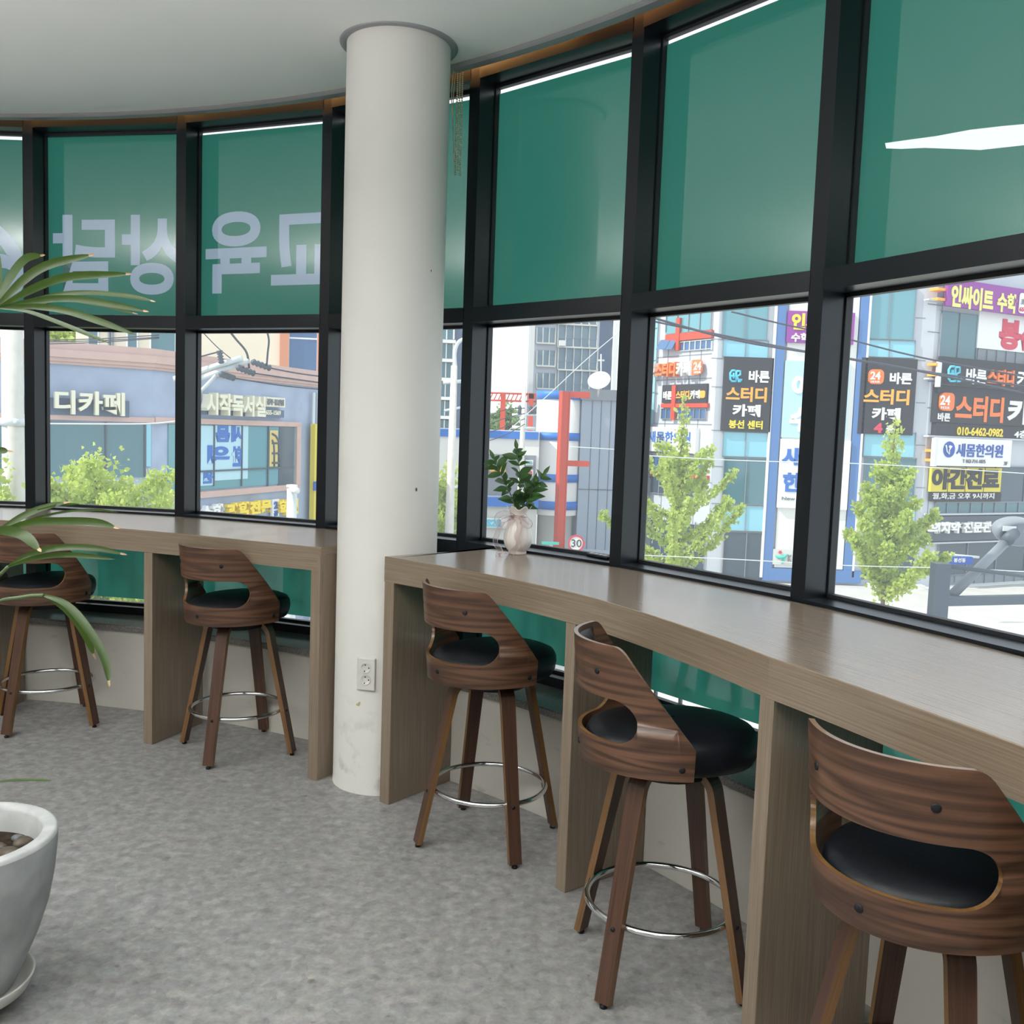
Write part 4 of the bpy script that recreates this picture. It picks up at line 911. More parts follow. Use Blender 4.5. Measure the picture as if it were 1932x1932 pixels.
sign(f5, 'orange shop fascia behind the sprigs', 924, 880, 954, 890, 'signamber', [], (.1, .25)); sign(f5, 'white sign with cyan numerals left of the vase', 915, 978, 957, 996, 'signwhite', [('S25', 917, 980, 946, 994, 'signcyan', .05)], (.1, .3))
tx = at_y(1055, 880, 49.2); tr = 1.06
tu = thing('turret', (tx.x, tx.y, GZ), 'round white turret with blue bands beside the grey corrugated block', 'building')
R_t = 1798 / 47 and (at_y(1097, 850, 48).x - at_y(1012, 850, 48).x) / 2; tx = Vector((at_y(1053, 850, 48).x, 48 + .6, 0))
def tz(y): return at_y(1053, y, 47)[2]
part(tu, 'shell', M['whitepaint'], lambda b: b.lathe([(R_t, tz(975)), (R_t, tz(737)), (.01, tz(737))], tx, 40))
part(tu, 'band', M['blue'], lambda b: [b.lathe([(R_t, tz(y1)), (R_t + .05, tz(y1)), (R_t + .05, tz(y0)), (R_t, tz(y0))], tx, 40) for y0, y1 in ((736, 752), (816, 831), (896, 911), (948, 964))])
part(tu, 'base', M['offwhite'], lambda b: b.lathe([(R_t * .8, GZ), (R_t * .8, tz(975)), (R_t, tz(975))], tx, 30))
f6 = Fac(at_y(1093, 880, 48), (1, .12)); cg = thing('corrugated_building', (f6.p.x, f6.p.y, GZ), 'grey corrugated metal clad block under the satellite dish', 'building')
part(cg, 'cladding', M['rib'], lambda b: mass(f6, 0, f6.uz(1215, 880)[0], GZ, f6.uz(1140, 754)[1], 7, b)); part(cg, 'parapet', M['aludark'], lambda b: f6.slab(b, 1096, 736, 1222, 756, 0, .15))
part(cg, 'panel_joint', M['darkmetal'], lambda b: [f6.slab(b, x, 756, x + .7, 1045, 0, .03) for x in (1112, 1129, 1147)] + [f6.slab(b, 1090, 924, 1215, 925, 0, .04)])
def shape_t(b):
    z0, z1 = GZ, tz(741); c = Vector((at_y(1055, 741, 45).x, 45, z0)); e1 = Vector((.45, -.9, 0)).normalized(); e2 = Vector((.9, .45, 0)).normalized(); hh = Vector((0, 0, z1 - z0))
    b.box(c, e1 * .34, e2 * .05, hh); b.box(c + e1 * .04, e1 * .05, e2 * .42, hh); b.box(c + e1 * .26, e1 * .05, e2 * .4, hh); b.box(c + e2 * .38, e1 * .34, e2 * .05, hh)
    for y0, y1, ln in ((741, 752, 1.15), (866, 876, 1.25)): b.box((c.x + .3, 44.9, tz(y1)), (ln, .1, 0), (0, .45, 0), (0, 0, tz(y0) - tz(y1)))
sf = thing('steel_post', (at_y(1048, 741, 45).x, 45, GZ), 'orange red steel post with two short arms before the turret', 'post'); part(sf, 'post', M['red'], shape_t)
gt = thing('steel_gantry', (at_y(950, 800, 50).x, 50, GZ), 'orange red lattice gantry on two posts above the low shop roof', 'gantry')
def gpost(x): return lambda b: b.box((at_y(x, 800, 50).x, 50, at_y(x, 822, 50).z), (.26, 0, 0), (0, .55, 0), (0, 0, at_y(x, 741, 50).z - at_y(x, 822, 50).z))
for x in (943, 996): part(gt, 'post', M['red'], gpost(x))
def truss(b):
    za, zb = at_y(960, 742, 50).z, at_y(960, 756, 50).z; xa, xb = at_y(900, 750, 50).x, at_y(1012, 750, 50).x
    for z in (za, zb): b.tube([(xa, 50.2, z), (xb, 50.2, z)], .05, 6)
    n_ = 14
    for k in range(n_): b.tube([(xa + (xb - xa) * k / n_, 50.2, zb), (xa + (xb - xa) * (k + .7) / n_, 50.2, za)], .03, 5)
    b.box((at_y(996, 745, 50).x, 50, at_y(1000, 752, 50).z), (.55, 0, 0), (0, .5, 0), (0, 0, .25))
part(gt, 'truss', M['red'], truss)
dp = at_y(1131, 721, 47); ds = thing('satellite_dish', dp, 'white satellite dish on the roof of the corrugated block', 'dish')
def dish(b):
    c = dp + Vector((0, 0, 0)); nn = Vector((-.25, -.75, .6)).normalized(); e1 = Vector((1, 0, 0)); e1 = (e1 - nn * e1.dot(nn)).normalized(); e2 = nn.cross(e1)
    b.grid([[c + (e1 * math.cos(2 * PI * k / 28) + e2 * math.sin(2 * PI * k / 28)) * r * .56 + nn * (.16 * r * r) for k in range(28)] for r in (.01, .3, .6, .85, 1)], 0, True, None, True)
part(ds, 'reflector', M['whitepaint'], dish); part(ds, 'stand', M['steelw'], lambda b: b.tube([dp, dp + Vector((0, .4, -.7))], .05, 6))
an = at_y(1134, 738, 48); at2 = thing('antenna', an, 'thin roof antenna behind the satellite dish', 'antenna'); part(at2, 'mast', M['steelw'], lambda b: (b.tube([an, at_y(1134, 668, 48)], .035, 6), b.box(at_y(1129, 681, 48), (.3, 0, 0), (0, .1, 0), (0, 0, .08))))
# ---------------- big sign covered building on the right: left wing, centre, right wing
q1, q2 = at_y(1345, 830, 45), at_y(1748, 842, 45); fC = Fac(q1, (1, 0)); fL = Fac(q1, (.51, -.86)); fR = Fac(q2, (.89, .455))
WC = q2.x - q1.x; bb = thing('sign_covered_building', (q1.x, q1.y, GZ), 'tall aluminium clad building covered in shop signs on the right', 'building')
def bwalls(b): mass(fC, 0, WC, GZ, 14, 9, b); b.box(fL.pt(-7.4, GZ, -3), fL.d * 7.4, fL.n * 3, (0, 0, 19)); b.box(fR.pt(0, GZ, -6), fR.d * 16, fR.n * 6, (0, 0, 19))
part(bb, 'cladding', M['alu'], bwalls)
def joints(b):
    lines(fL, b, (1256, 1297, 1318), (672, 716, 800, 856, 905), 1215, 1343, 540, 1000, .012, .05); lines(fC, b, (), (640, 676, 730, 812, 880, 950), 1342, 1364, 540, 1090, .012, .04)
    lines(fC, b, (), (600, 680, 760, 840, 920, 1000), 1728, 1746, 540, 1090, .012, .04); lines(fR, b, (1762,), (575, 627, 720, 770, 820), 1750, 1778, 520, 1080, .012, .05)
part(bb, 'panel_joint', M['aludark'], joints)
part(bb, 'brick_panel', M['brickw'], lambda b: fC.slab(b, 1476, 540, 1607, 1073, .0, .12, 0, 0)); part(bb, 'plinth', M['bluep'], lambda b: fC.slab(b, 1452, 1075, 1625, 1098, .0, .2))
for x0, x1 in ((1454, 1471), (1609, 1625)): part(bb, 'pilaster', M['bluep'], lambda b: fC.slab(b, x0, 540, x1, 1096, .0, .18))
for x0, x1 in ((1450, 1454), (1625, 1629)): part(bb, 'pilaster', M['whitepaint'], lambda b: fC.slab(b, x0, 540, x1, 1090, .0, .2))
def gwin(f, mt, x0, y0, x1, y1, nx=1, ny=1, d=.06, fr='aludark'):
    w_ = part(bb, 'window', M[mt], lambda b: f.slab(b, x0, y0, x1, y1, .0, d))
    def fm(b):
        for j in range(nx + 1): x = x0 + (x1 - x0) * j / nx; f.slab(b, x - .6, y0, x + .6, y1, d, d + .05)
        for j in range(ny + 1): y = y0 + (y1 - y0) * j / ny; f.slab(b, x0, y - .5, x1, y + .5, d, d + .05)
    part(w_, 'frame', M[fr], fm)
for x0, x1 in ((1364, 1450), (1630, 1727)):
    for y0, y1, mt in ((540, 640, 'tealglass'), (642, 674, 'cyanglass'), (816, 862, 'cyanglass'), (864, 952, 'extglass'), (954, 1002, 'cyanglass'), (1004, 1094, 'darkglass')): gwin(fC, mt, x0, y0, x1, y1, 2, 1)
S = M
def cross(f, y0, y1, xa, xb, xv0, xv1, yv0, yv1): part(bb, 'orange_strip', M['red'], lambda b: (f.slab(b, xa, y0, xb, y1, .0, .16), f.slab(b, xv0, yv0, xv1, yv1, .0, .2)))
gwin(fL, 'tealglass', 1257, 545, 1342, 626, 4, 1); cross(fL, 627, 641, 1255, 1342, 1274, 1281, 600, 661); gwin(fL, 'blueglass', 1280, 643, 1342, 660, 6, 1, .05, 'steelw')
for x in (1250, 1262):
    w_ = part(bb, 'awning_window', M['blueglass'], lambda b: b.box(fL.pt(fL.uz(x, 642)[0], fL.uz(x, 642)[1], .1), fL.d * .75, fL.n * .28 + Vector((0, 0, -.5)), fL.n * .03, 0)); 
gwin(fL, 'cyanglass', 1214, 560, 1238, 800, 1, 4); cross(fL, 761, 769, 1247, 1334, 1266, 1273, 727, 792); gwin(fL, 'blueglass', 1274, 771, 1331, 790, 5, 1); gwin(fL, 'blueglass', 1247, 771, 1265, 790, 2, 1)
gwin(fL, 'blueglass', 1225, 862, 1330, 892, 6, 1); cross(fL, 893, 900, 1225, 1334, 1262, 1268, 862, 920); gwin(fL, 'darkglass', 1225, 902, 1330, 935, 6, 1); gwin(fL, 'darkglass', 1225, 985, 1330, 1075, 5, 1)
def round24(f, x0, y0, x1, y1, mt='signorange', off=.1, hour=True):
    def ex(rt):
        p_ = part(rt, 'badge', M[mt], lambda b: rrect(f, b, x0, y0, x1, y1, off, .12))
        part(p_, 'lettering', M['signwhite'], lambda b: f.text(b, '24', x0 + (x1 - x0) * .16, y0 + (y1 - y0) * .14, x1 - (x1 - x0) * .16, y0 + (y1 - y0) * .68, off + .125, .02, 0, .03))
        if hour: part(p_, 'lettering', M['signwhite'], lambda b: f.text(b, 'HOUR', x0 + (x1 - x0) * .2, y0 + (y1 - y0) * .76, x1 - (x1 - x0) * .2, y0 + (y1 - y0) * .9, off + .125, .02, 0, .02))
    return ex
def logo(f, x0, y0, x1, y1, off=.16, th=.05):
    def ex(rt):
        def dr(b):
            w_, h_ = x1 - x0, y1 - y0
            for pts in ([(.45, .05), (.15, .05), (0, .25), (0, .8), (.12, .97), (.5, .97)], [(.28, .25), (.28, .75)], [(0, .52), (.45, .52)], [(.5, .1), (.5, .92)], [(.5, .1), (.85, .1), (.85, .42), (.6, .5), (.6, .7), (.7, .85), (1, .85)], [(.62, .97), (.9, .97)]):
                b.tube([f.pt(*f.uz(x0 + u * w_, y0 + v * h_, off), off) for u, v in pts], .055, 6)
        part(rt, 'emblem', M['signcyan'], dr)
    return ex
def both(*fs): return lambda rt: [g(rt) for g in fs]
sign(fL, 'row of raised orange and white letters with orange badge on the left wing', 1228, 680, 1327, 712, None, [('른', 1226, 685, 1234, 711, 'signwhite', .04, .3), ('스터디', 1236, 684, 1273, 711, 'signorange', .045, .3), ('카페', 1275, 682, 1302, 709, 'signwhite', .045, .3)], extra=round24(fL, 1305, 679, 1326, 707, off=.2))
sign(fL, 'black banner with white and amber letters under the raised letter row', 1249, 725, 1333, 760, 'signblack', [('바른', 1251, 738, 1267, 754, 'signwhite', .04), ('스터디', 1275, 737, 1300, 753, 'signamber', .04), ('카페', 1302, 736, 1320, 752, 'signwhite', .04)], (.0, .12), extra=lambda rt: part(rt, 'badge', M['signamber'], lambda b: rrect(fL, b, 1321, 737, 1331, 751, .13, .04)))
sign(fL, 'white clinic sign with thin blue letters behind the ginkgo top', 1218, 806, 1312, 853, 'signwhite', [('새몸한의원', 1222, 814, 1302, 836, 'signblue', .015)], (.0, .25))
sign(fC, 'tall black sign left of the blue pilaster with amber letters and yellow last line', 1364, 674, 1457, 814, 'signblack', [('바른', 1413, 699, 1452, 722, 'signwhite', .035), ('스터디', 1370, 730, 1447, 758, 'signamber', .035), ('카페', 1382, 763, 1435, 786, 'signwhite', .04), ('봉선 센터', 1375, 793, 1439, 809, 'signyellow', .03)], (.0, .2), extra=logo(fC, 1378, 698, 1400, 720, .22))
sign(fC, 'tall black sign right of the white brick with orange badge and red numeral', 1622, 676, 1727, 820, 'signblack', [('바른', 1679, 703, 1721, 725, 'signwhite', .035), ('스터디', 1630, 734, 1716, 763, 'signamber', .035), ('카페', 1645, 769, 1699, 793, 'signwhite', .04), ('4', 1649, 798, 1665, 817, 'signred', .05), ('층', 1672, 802, 1687, 816, 'signwhite', .03)], (.0, .2), extra=round24(fC, 1638, 697, 1666, 725, 'signorange', .2))
sign(fC, 'purple sign with yellow and white letters high on the white brick', 1486, 588, 1612, 648, 'signpurple', [('인싸이트', 1494, 592, 1605, 624, 'signyellow', .045), ('수학', 1493, 628, 1528, 645, 'signwhite', .035)], (.1, .3))
sign(fC, 'pale blue banner with white letters in the middle of the white brick', 1478, 682, 1600, 827, 'palebanner', [('이', 1494, 706, 1530, 752, 'signwhite', .06), ('수', 1490, 768, 1532, 815, 'signwhite', .06)], (.1, .2), name='banner')
sign(fC, 'white clinic banner with bold blue letters low on the white brick', 1470, 830, 1602, 960, 'signwhite', [('새몸', 1475, 845, 1560, 880, 'signblue', .04), ('한의원', 1477, 893, 1580, 930, 'signblue', .04), ('New body', 1475, 938, 1530, 946, 'grey', .01)], (.1, .28))
def swoosh(rt):
    part(rt, 'emblem', M['signred'], lambda b: disc(fC, b, 1472, 1042, 3, 3, .2)); 
    part(rt, 'emblem', M['teal'], lambda b: (b.tube([fC.pt(*fC.uz(x, y), .2) for x, y in ((1461, 1047), (1468, 1051), (1477, 1050), (1484, 1045))], [.03, .09, .09, .03], 6), b.tube([fC.pt(*fC.uz(x, y), .2) for x, y in ((1469, 1052), (1474, 1049), (1477, 1053), (1475, 1060), (1472, 1062))], [.05, .07, .07, .05, .03], 6)))
sign(fC, 'small white sign with teal swoosh and red dot at the brick foot', 1458, 1037, 1530, 1066, 'offwhite', [('K', 1487, 1047, 1494, 1060, 'grey', .03)], (.12, .18), extra=swoosh)
# right wing
gwin(fR, 'extglass', 1775, 590, 1845, 680, 2, 1); gwin(fR, 'aludark', 1845, 660, 1990, 690, 8, 1); gwin(fR, 'darkglass', 1767, 880, 1990, 947, 4, 1); gwin(fR, 'extglass', 1765, 948, 1990, 970, 10, 1); gwin(fR, 'darkglass', 1770, 1022, 1990, 1080, 4, 1); gwin(fR, 'aludark', 1765, 1082, 1990, 1100, 12, 1)
part(bb, 'ledge', M['alu'], lambda b: [fR.slab(b, 1752, y, 1990, y + 3, .0, .3) for y in (579, 722, 826, 968, 1020)])
part(bb, 'canopy', M['darkmetal'], lambda b: fR.slab(b, 1760, 973, 1990, 1018, .0, .35))
part(bb, 'storefront', M['whitepaint'], lambda b: fR.slab(b, 1735, 1104, 1990, 1135, .0, .6)); part(bb, 'storefront', M['offwhite'], lambda b: fC.slab(b, 1640, 1104, 1745, 1170, .0, .6))
for y in (543, 562, 685, 705, 848, 866):
    part(bb, 'bracket', M['signamber'], lambda b: fR.slab(b, 1758 + (700 - y) * .03 + 8, y, 1773 + (700 - y) * .03 + 8, y + 5, .0, .5))
def card(rt): part(rt, 'panel', M['signwhite'], lambda b: rrect(fR, b, 1922, 556, 1975, 594, .62, .03, 0, .15)); part(rt, 'lettering', M['signred'], lambda b: fR.text(b, '654-', 1924, 580, 1940, 588, .66, .02, 0, .02)); part(rt, 'lettering', M['grey'], lambda b: fR.text(b, '초', 1927, 564, 1935, 574, .66, .02, 0, .02))
sign(fR, 'long purple sign with pale yellow letters at the top of the right wing', 1787, 539, 1990, 590, 'signpurple', [('인싸이트', 1795, 541, 1875, 584, 'paleyellow', .045), ('수학', 1882, 553, 1919, 590, 'paleyellow', .045)], (.42, .6), extra=card)
sign(fR, 'white window panel with big red letters on the right wing', 1845, 595, 1990, 664, 'signwhite', [('봉선', 1886, 604, 1962, 662, 'signred', .06)], (.0, .12))
sign(fR, 'dark box sign with cyan emblem and orange raised letters on the right wing', 1774, 682, 1990, 731, 'signblack', [('바른', 1823, 695, 1862, 725, 'signwhite', .03), ('스터디', 1865, 697, 1914, 728, 'signorange', .04, .1), ('카페', 1919, 700, 1965, 731, 'signwhite', .03)], (.42, .6), extra=both(logo(fR, 1790, 690, 1814, 720, .85), lambda rt: part(rt, 'end_cap', M['signwhite'], lambda b: fR.slab(b, 1772, 681, 1776, 730, .42, .62))))
sign(fR, 'widest black sign with big orange letters and orange badge on the right wing', 1767, 734, 1990, 802, 'signblack', [('바른', 1770, 779, 1793, 795, 'signwhite', .03), ('스터디', 1803, 747, 1894, 796, 'signorange', .04), ('카페', 1901, 754, 1985, 802, 'signwhite', .04)], (.0, .3), extra=round24(fR, 1771, 741, 1797, 775, 'signorange', .3))
sign(fR, 'narrow black band with yellow phone number on the right wing', 1765, 803, 1990, 828, 'signblack', [('010-6462-0982', 1806, 807, 1893, 823, 'signyellow', .03), ('4층', 1914, 812, 1938, 827, 'signwhite', .03)], (.0, .25))
def clinic(rt):
    part(rt, 'emblem', M['signnavy'], lambda b: disc(fR, b, 1790.5, 848, 10.5, 15, .61, 28)); part(rt, 'emblem', M['signwhite'], lambda b: (disc(fR, b, 1792, 843, 2.2, 3, .645), b.tube([fR.pt(*fR.uz(x, y, .67), .67) for x, y in ((1785, 840), (1787, 852), (1791, 857), (1791, 849), (1796, 842))], .035, 5)))
    part(rt, 'end_cap', M['whitepaint'], lambda b: fR.slab(b, 1764, 826, 1769, 880, .42, .64))
sign(fR, 'white clinic box sign with round navy emblem and blue letters', 1766, 828, 1908, 880, 'signwhite', [('새몸한의원', 1805, 838, 1893, 863, 'signnavy', .02), ('T 062-714-1075', 1817, 867, 1860, 874, 'grey', .01), ('3F', 1895, 871, 1902, 878, 'grey', .01)], (.42, .6), extra=clinic)
sign(fR, 'yellow four panel sign with dark letters on the right wing', 1757, 882, 1889, 928, 'yellowsign', [('야간진료', 1759, 884, 1886, 924, 'signblack', .05)], (.06, .2), extra=lambda rt: part(rt, 'panel_joint', M['signblack'], lambda b: [fR.slab(b, x, 882, x + .7, 928, .2, .215) for x in (1789, 1822, 1857)]))
sign(fR, 'black strip with white opening hours under the yellow sign', 1757, 929, 1889, 946, 'signblack', [('월,화,금 오후 9시까지', 1760, 930, 1876, 942, 'signwhite', .01)], (.06, .2))
sign(fR, 'white raised letters on the dark canopy of the right wing', 1757, 985, 1872, 1006, None, [('의치약 전문관', 1757, 985, 1872, 1006, 'signwhite', .045, .2)], (.3, .36))
sign(fR, 'white storefront panel with teal swirl at the lower right', 1893, 1110, 1990, 1160, 'whitepaint', [], (.6, .8), extra=lambda rt: (part(rt, 'emblem', M['teal'], lambda b: b.tube([fR.pt(*fR.uz(x, y, .85), .85) for x, y in ((1919, 1136), (1920, 1130), (1926, 1127), (1930, 1132), (1929, 1142), (1925, 1150))], .09, 6)), part(rt, 'emblem', M['signred'], lambda b: disc(fR, b, 1927, 1110, 4, 3, .82))))
rs = thing('road_sign', at_y(1810, 1100, 36), 'blue direction sign seen under the canopy, right of the ginkgo', 'sign'); fS = Fac(at_y(1810, 1055, 36), (1, .2))
part(rs, 'plate', M['signnavy'], lambda b: rrect(fS, b, 1788, 1050, 1835, 1065, 0, .05, 0, .35)); part(rs, 'arm', M['steelw'], lambda b: b.tube([fS.pt(*fS.uz(1788, 1047), -.1), fS.pt(*fS.uz(1850, 1052), -.1)], .05, 6)); part(rs, 'lettering', M['signwhite'], lambda b: fS.text(b, '봉선동', 1800, 1053, 1822, 1061, .055, .01, 0, .02))
# ---------------- street furniture
def pole(name, label, x, ytop, y, r0, r1, ybot=None, cat='pole', mt='polec'):
    t = at_y(x, ytop, y); rt = thing(name, (t.x, t.y, GZ), label, cat); part(rt, 'shaft', M[mt], lambda b: b.tube([(t.x, t.y, GZ), (t.x, t.y, t.z)], [r0, r1], 16)); return rt, t
rt, t = pole('utility_pole', 'thick concrete utility pole at the left edge behind the palm leaf', 22, 560, 15, .175, .155)
part(rt, 'clamp', M['steelw'], lambda b: (b.lathe([(.165, -.06), (.18, -.06), (.18, .06), (.165, .06)], (t.x, t.y, at_y(22, 796, 15).z), 20), b.tube([at_y(30, 796, 14.8), at_y(50, 794, 15.3)], .04, 8)))
rt, t = pole('utility_pole', 'pale concrete street pole with curved lamp arm right of the column', 857, 690, 30, .17, .10)
part(rt, 'lamp_arm', M['steelw'], lambda b: b.tube(curve([at_y(859, 695, 30), at_y(858, 665, 30), at_y(865, 646, 30), at_y(880, 639, 30), at_y(900, 640, 30)], 20), .06, 8)); part(rt, 'cross_arm', M['steelw'], lambda b: (b.tube([at_y(836, 722, 30), at_y(876, 719, 30)], .06, 6), b.tube([at_y(838, 775, 30), at_y(873, 768, 30)], .04, 6), b.tube([at_y(850, 921, 30), at_y(868, 917, 30)], .05, 6)))
rt, t = pole('utility_pole', 'slim pale utility pole with cross arms behind the sprigs', 989, 730, 38, .17, .08)
part(rt, 'cross_arm', M['steelw'], lambda b: (b.tube([at_y(966, 806, 38), at_y(1010, 809, 38)], .07, 6), b.tube([at_y(966, 783, 38), at_y(1012, 782, 38)], .06, 6))); part(rt, 'insulator', M['darkmetal'], lambda b: [b.lathe([(.01, 0), (.10, .05), (.06, .2), (.10, .3), (.01, .4)], at_y(x, 783, 38), 8) for x in (980, 1000, 1008)])
rt, t = pole('camera_pole', 'white street camera pole by the yellow letters of the blue building', 551, 920, 17, .10, .09, mt='steelw', cat='pole')
part(rt, 'camera', M['whitepaint'], lambda b: (b.tube([at_y(551, 922, 16.9), at_y(560, 926, 16.6)], .06, 8), b.lathe([(.01, .06), (.1, .05), (.1, 0), (.01, 0)], at_y(551, 920, 17), 14)))
rt = thing('cross_arm', at_y(372, 720, 15), 'white steel cross arm with insulators in front of the blue cornice', 'cross arm')
part(rt, 'beam', M['steelw'], lambda b: (b.tube([at_y(330, 715, 15.6), at_y(455, 676, 15)], .055, 4), b.tube([at_y(340, 728, 15.4), at_y(468, 681, 15.1)], .05, 4), b.tube([at_y(372, 745, 15.2), at_y(408, 708, 15.2)], .03, 4)))
part(rt, 'insulator', M['darkmetal'], lambda b: [b.tube([p_ * (1 - k / 9) + q_ * (k / 9) for k in range(10)], [.03, .055] * 5, 8) for p_, q_ in ((at_y(418, 686, 15), at_y(414, 662, 15)), (at_y(415, 705, 15), at_y(440, 713, 15.3)), (at_y(447, 693, 15), at_y(478, 704, 15.3)), (at_y(475, 682, 15), at_y(508, 694, 15.3)))])
def wire(label, pts, y, r=.012, mt='cable', grp=None):
    b = MB(); b.tube(curve([at_y(p[0], p[1], y if len(p) < 3 else p[2]) for p in pts], 14), r, 5); tag(b.build('cable', M[mt]), label, 'cable', grp)
wire('black wire from the lowest insulator past the blue wall', [(440, 713), (530, 727), (610, 735)], 15.3); wire('black wire from the middle insulator across the pink cornice', [(478, 704), (540, 713), (612, 723)], 15.3); wire('black wire from the topmost insulator along the cornice', [(508, 694), (560, 704), (612, 711)], 15.3)
wire('wire looping down to the middle insulator in front of the cream wall', [(425, 615), (445, 640), (465, 665), (470, 695)], 15.2, .018); wire('wire dropping to the right insulator beside the terracotta strip', [(500, 615), (507, 640), (505, 665), (503, 690)], 15.2, .016)
wire('thin wire crossing the cream wall beside the insulator', [(378, 622), (410, 655), (440, 680)], 15.2, .008); wire('wire reaching the upright insulator from the left', [(340, 688), (375, 674), (412, 664)], 15.2, .012)
for k, (ya, yb) in enumerate(((642, 632), (645, 636), (649, 638))): wire('one of three parallel wires before the cream building', [(80, ya), (190, (ya + yb) / 2 + 2), (300, yb)], 18, .010, 'cable', 'parallel wires before the cream building')
wire('white cable below the blue band of the left facade', [(60, 799), (210, 800), (290, 799), (345, 793)], 17, .014, 'cablew')
wire('upper dark cable sagging across the right windows', [(1200, 590), (1380, 640), (1560, 670), (1720, 697), (1960, 748)], 24, .030, 'cable'); wire('lower dark cable sagging across the right windows', [(1180, 595), (1300, 620), (1530, 665), (1740, 700), (1960, 733)], 25, .026)
wire('dark cable crossing the purple sign on the white brick', [(1380, 588), (1470, 610), (1570, 632), (1740, 675), (1960, 715)], 26, .024)
wire('thin white cable across the clinic signs', [(1190, 858), (1400, 869), (1650, 876), (1960, 895)], 28, .014, 'cablew'); wire('low white cable across the plinth of the right building', [(1180, 1046), (1400, 1056), (1600, 1067), (1800, 1072), (1960, 1080)], 28, .014, 'cablew')
wire('white cable in front of the corrugated block', [(1075, 843), (1130, 846), (1200, 851)], 40, .02, 'cablew'); wire('long diagonal cable from the turret to the upper right', [(960, 812), (1040, 740), (1110, 675), (1200, 600)], 36, .016, 'cablew')
for k in range(4): wire('dark slanting wire left of the slim pole', [(900, 838 - 14 * k), (950, 822 - 16 * k), (990, 800 - 10 * k)], 37.5, .018, 'cable', 'slanting wires left of the slim pole')
sp = thing('speed_sign', at_y(1086, 1040, 36), 'round 30 speed limit sign with red ring near the sill', 'sign'); fP = Fac(at_y(1087, 1023, 36), (1, 0))
part(sp, 'plate', M['signwhite'], lambda b: disc(fP, b, 1087, 1025, 13, 14, 0, 32, 0, .03)); part(sp, 'ring', M['signred'], lambda b: disc(fP, b, 1087, 1025, 15.5, 16, .0, 40, 0, .05, .80)); part(sp, 'lettering', M['signblack'], lambda b: fP.text(b, '30', 1078, 1018, 1097, 1032, .035, .01, 0, .0))
part(sp, 'mast', M['steelw'], lambda b: b.tube([fP.pt(0, GZ, -.05), fP.pt(0, fP.uz(1087, 1020)[1], -.05)], .04, 8))
gs = thing('street_sign', at_y(1030, 1035, 34), 'green street name board low behind the vase', 'sign'); part(gs, 'board', M['teal'], lambda b: b.box(at_y(1022, 1027, 34), (.62, 0, 0), (0, .04, 0), (0, 0, .1))); part(gs, 'mast', M['steelw'], lambda b: b.tube([at_y(1040, 1027, 34.1), (at_y(1040, 1027, 34.1).x, 34.1, GZ)], .04, 8))
cr = thing('car', (at_y(1120, 1055, 43).x, 43, GZ), 'grey car with a red tail light seen low beside the speed sign', 'car')
def carb(b):
    c = Vector((at_y(1128, 1055, 43).x, 43, GZ)); prof = [(-2.1, .35), (-2.15, .8), (-1.9, .95), (-1.3, 1.0), (-.8, 1.42), (.7, 1.45), (1.5, 1.0), (2.1, .9), (2.15, .4), (1.7, .25), (-1.8, .25)]
    A = [c + Vector((y * .35 - .8, y, z)) for y, z in prof]; B_ = [p + Vector((1.7, -.2, 0)) for p in A]; n = len(A); b.ngon(A[::-1]); b.ngon(B_)
    for k in range(n): b.add([A[k], A[(k + 1) % n], B_[(k + 1) % n], B_[k]], [(0, 1, 2, 3)])
part(cr, 'body', M['carpaint'], carb); part(cr, 'tail_light', M['taillight'], lambda b: b.lathe([(.01, -.17), (.09, -.1), (.1, .1), (.01, .17)], at_y(1131, 1054, 40.3), 10))
part(cr, 'wheel', M['blackplastic'], lambda b: [b.tube([(at_y(1128, 1055, 43).x - .5 + dx, 43 + dy, GZ + .31), (at_y(1128, 1055, 43).x - .3 + dx, 43 + dy, GZ + .31)], .31, 16) for dx, dy in ((-.6, -1.3), (1.0, -1.3), (.3, 1.3))])
# lamp and rail just outside the right window
rl = thing('sign_rail', at_y(1776, 1200, 5.2), 'dark grey steel post and rails just outside the right window', 'railing')
part(rl, 'post', M['darkmetal'], lambda b: b.box((at_y(1762, 1120, 5.2).x, 5.2, -.3), (.085, 0, 0), (0, .07, 0), (0, 0, at_y(1776, 1064, 5.2).z + .3)))
part(rl, 'rail', M['darkmetal'], lambda b: (b.box(at_y(1789, 1144, 5.22), (1.5, .35, .02), (0, .05, 0), (0, 0, .05)), b.tube([at_y(1790, 1068, 5.25), at_y(1932, 1087, 5.5), at_y(2010, 1097, 5.6)], .012, 8)))
fd = thing('flood_lamp', at_y(1800, 1130, 5.6), 'grey oval lamp head on a slanting tube outside the right window', 'lamp')
part(fd, 'arm', M['aludark'], lambda b: b.tube([at_y(1794, 1125, 5.3), at_y(1902, 1018, 5.6)], .028, 14))
def head(b):
    c = at_y(1920, 1003, 5.65); e1 = Vector((1, .1, -.05)).normalized(); e2 = Vector((0, -.35, 1)).normalized(); nn = e1.cross(e2).normalized()
    b.grid([[c + e1 * (.155 * r * math.cos(2 * PI * k / 32)) + e2 * (.085 * r * math.sin(2 * PI * k / 32)) + nn * h_ for k in range(32)] for r, h_ in ((.01, .03), (.7, .03), (.8, .045), (.97, .03), (1, 0), (.9, -.05), (.6, -.09), (.01, -.1))], 0, True, None, True)
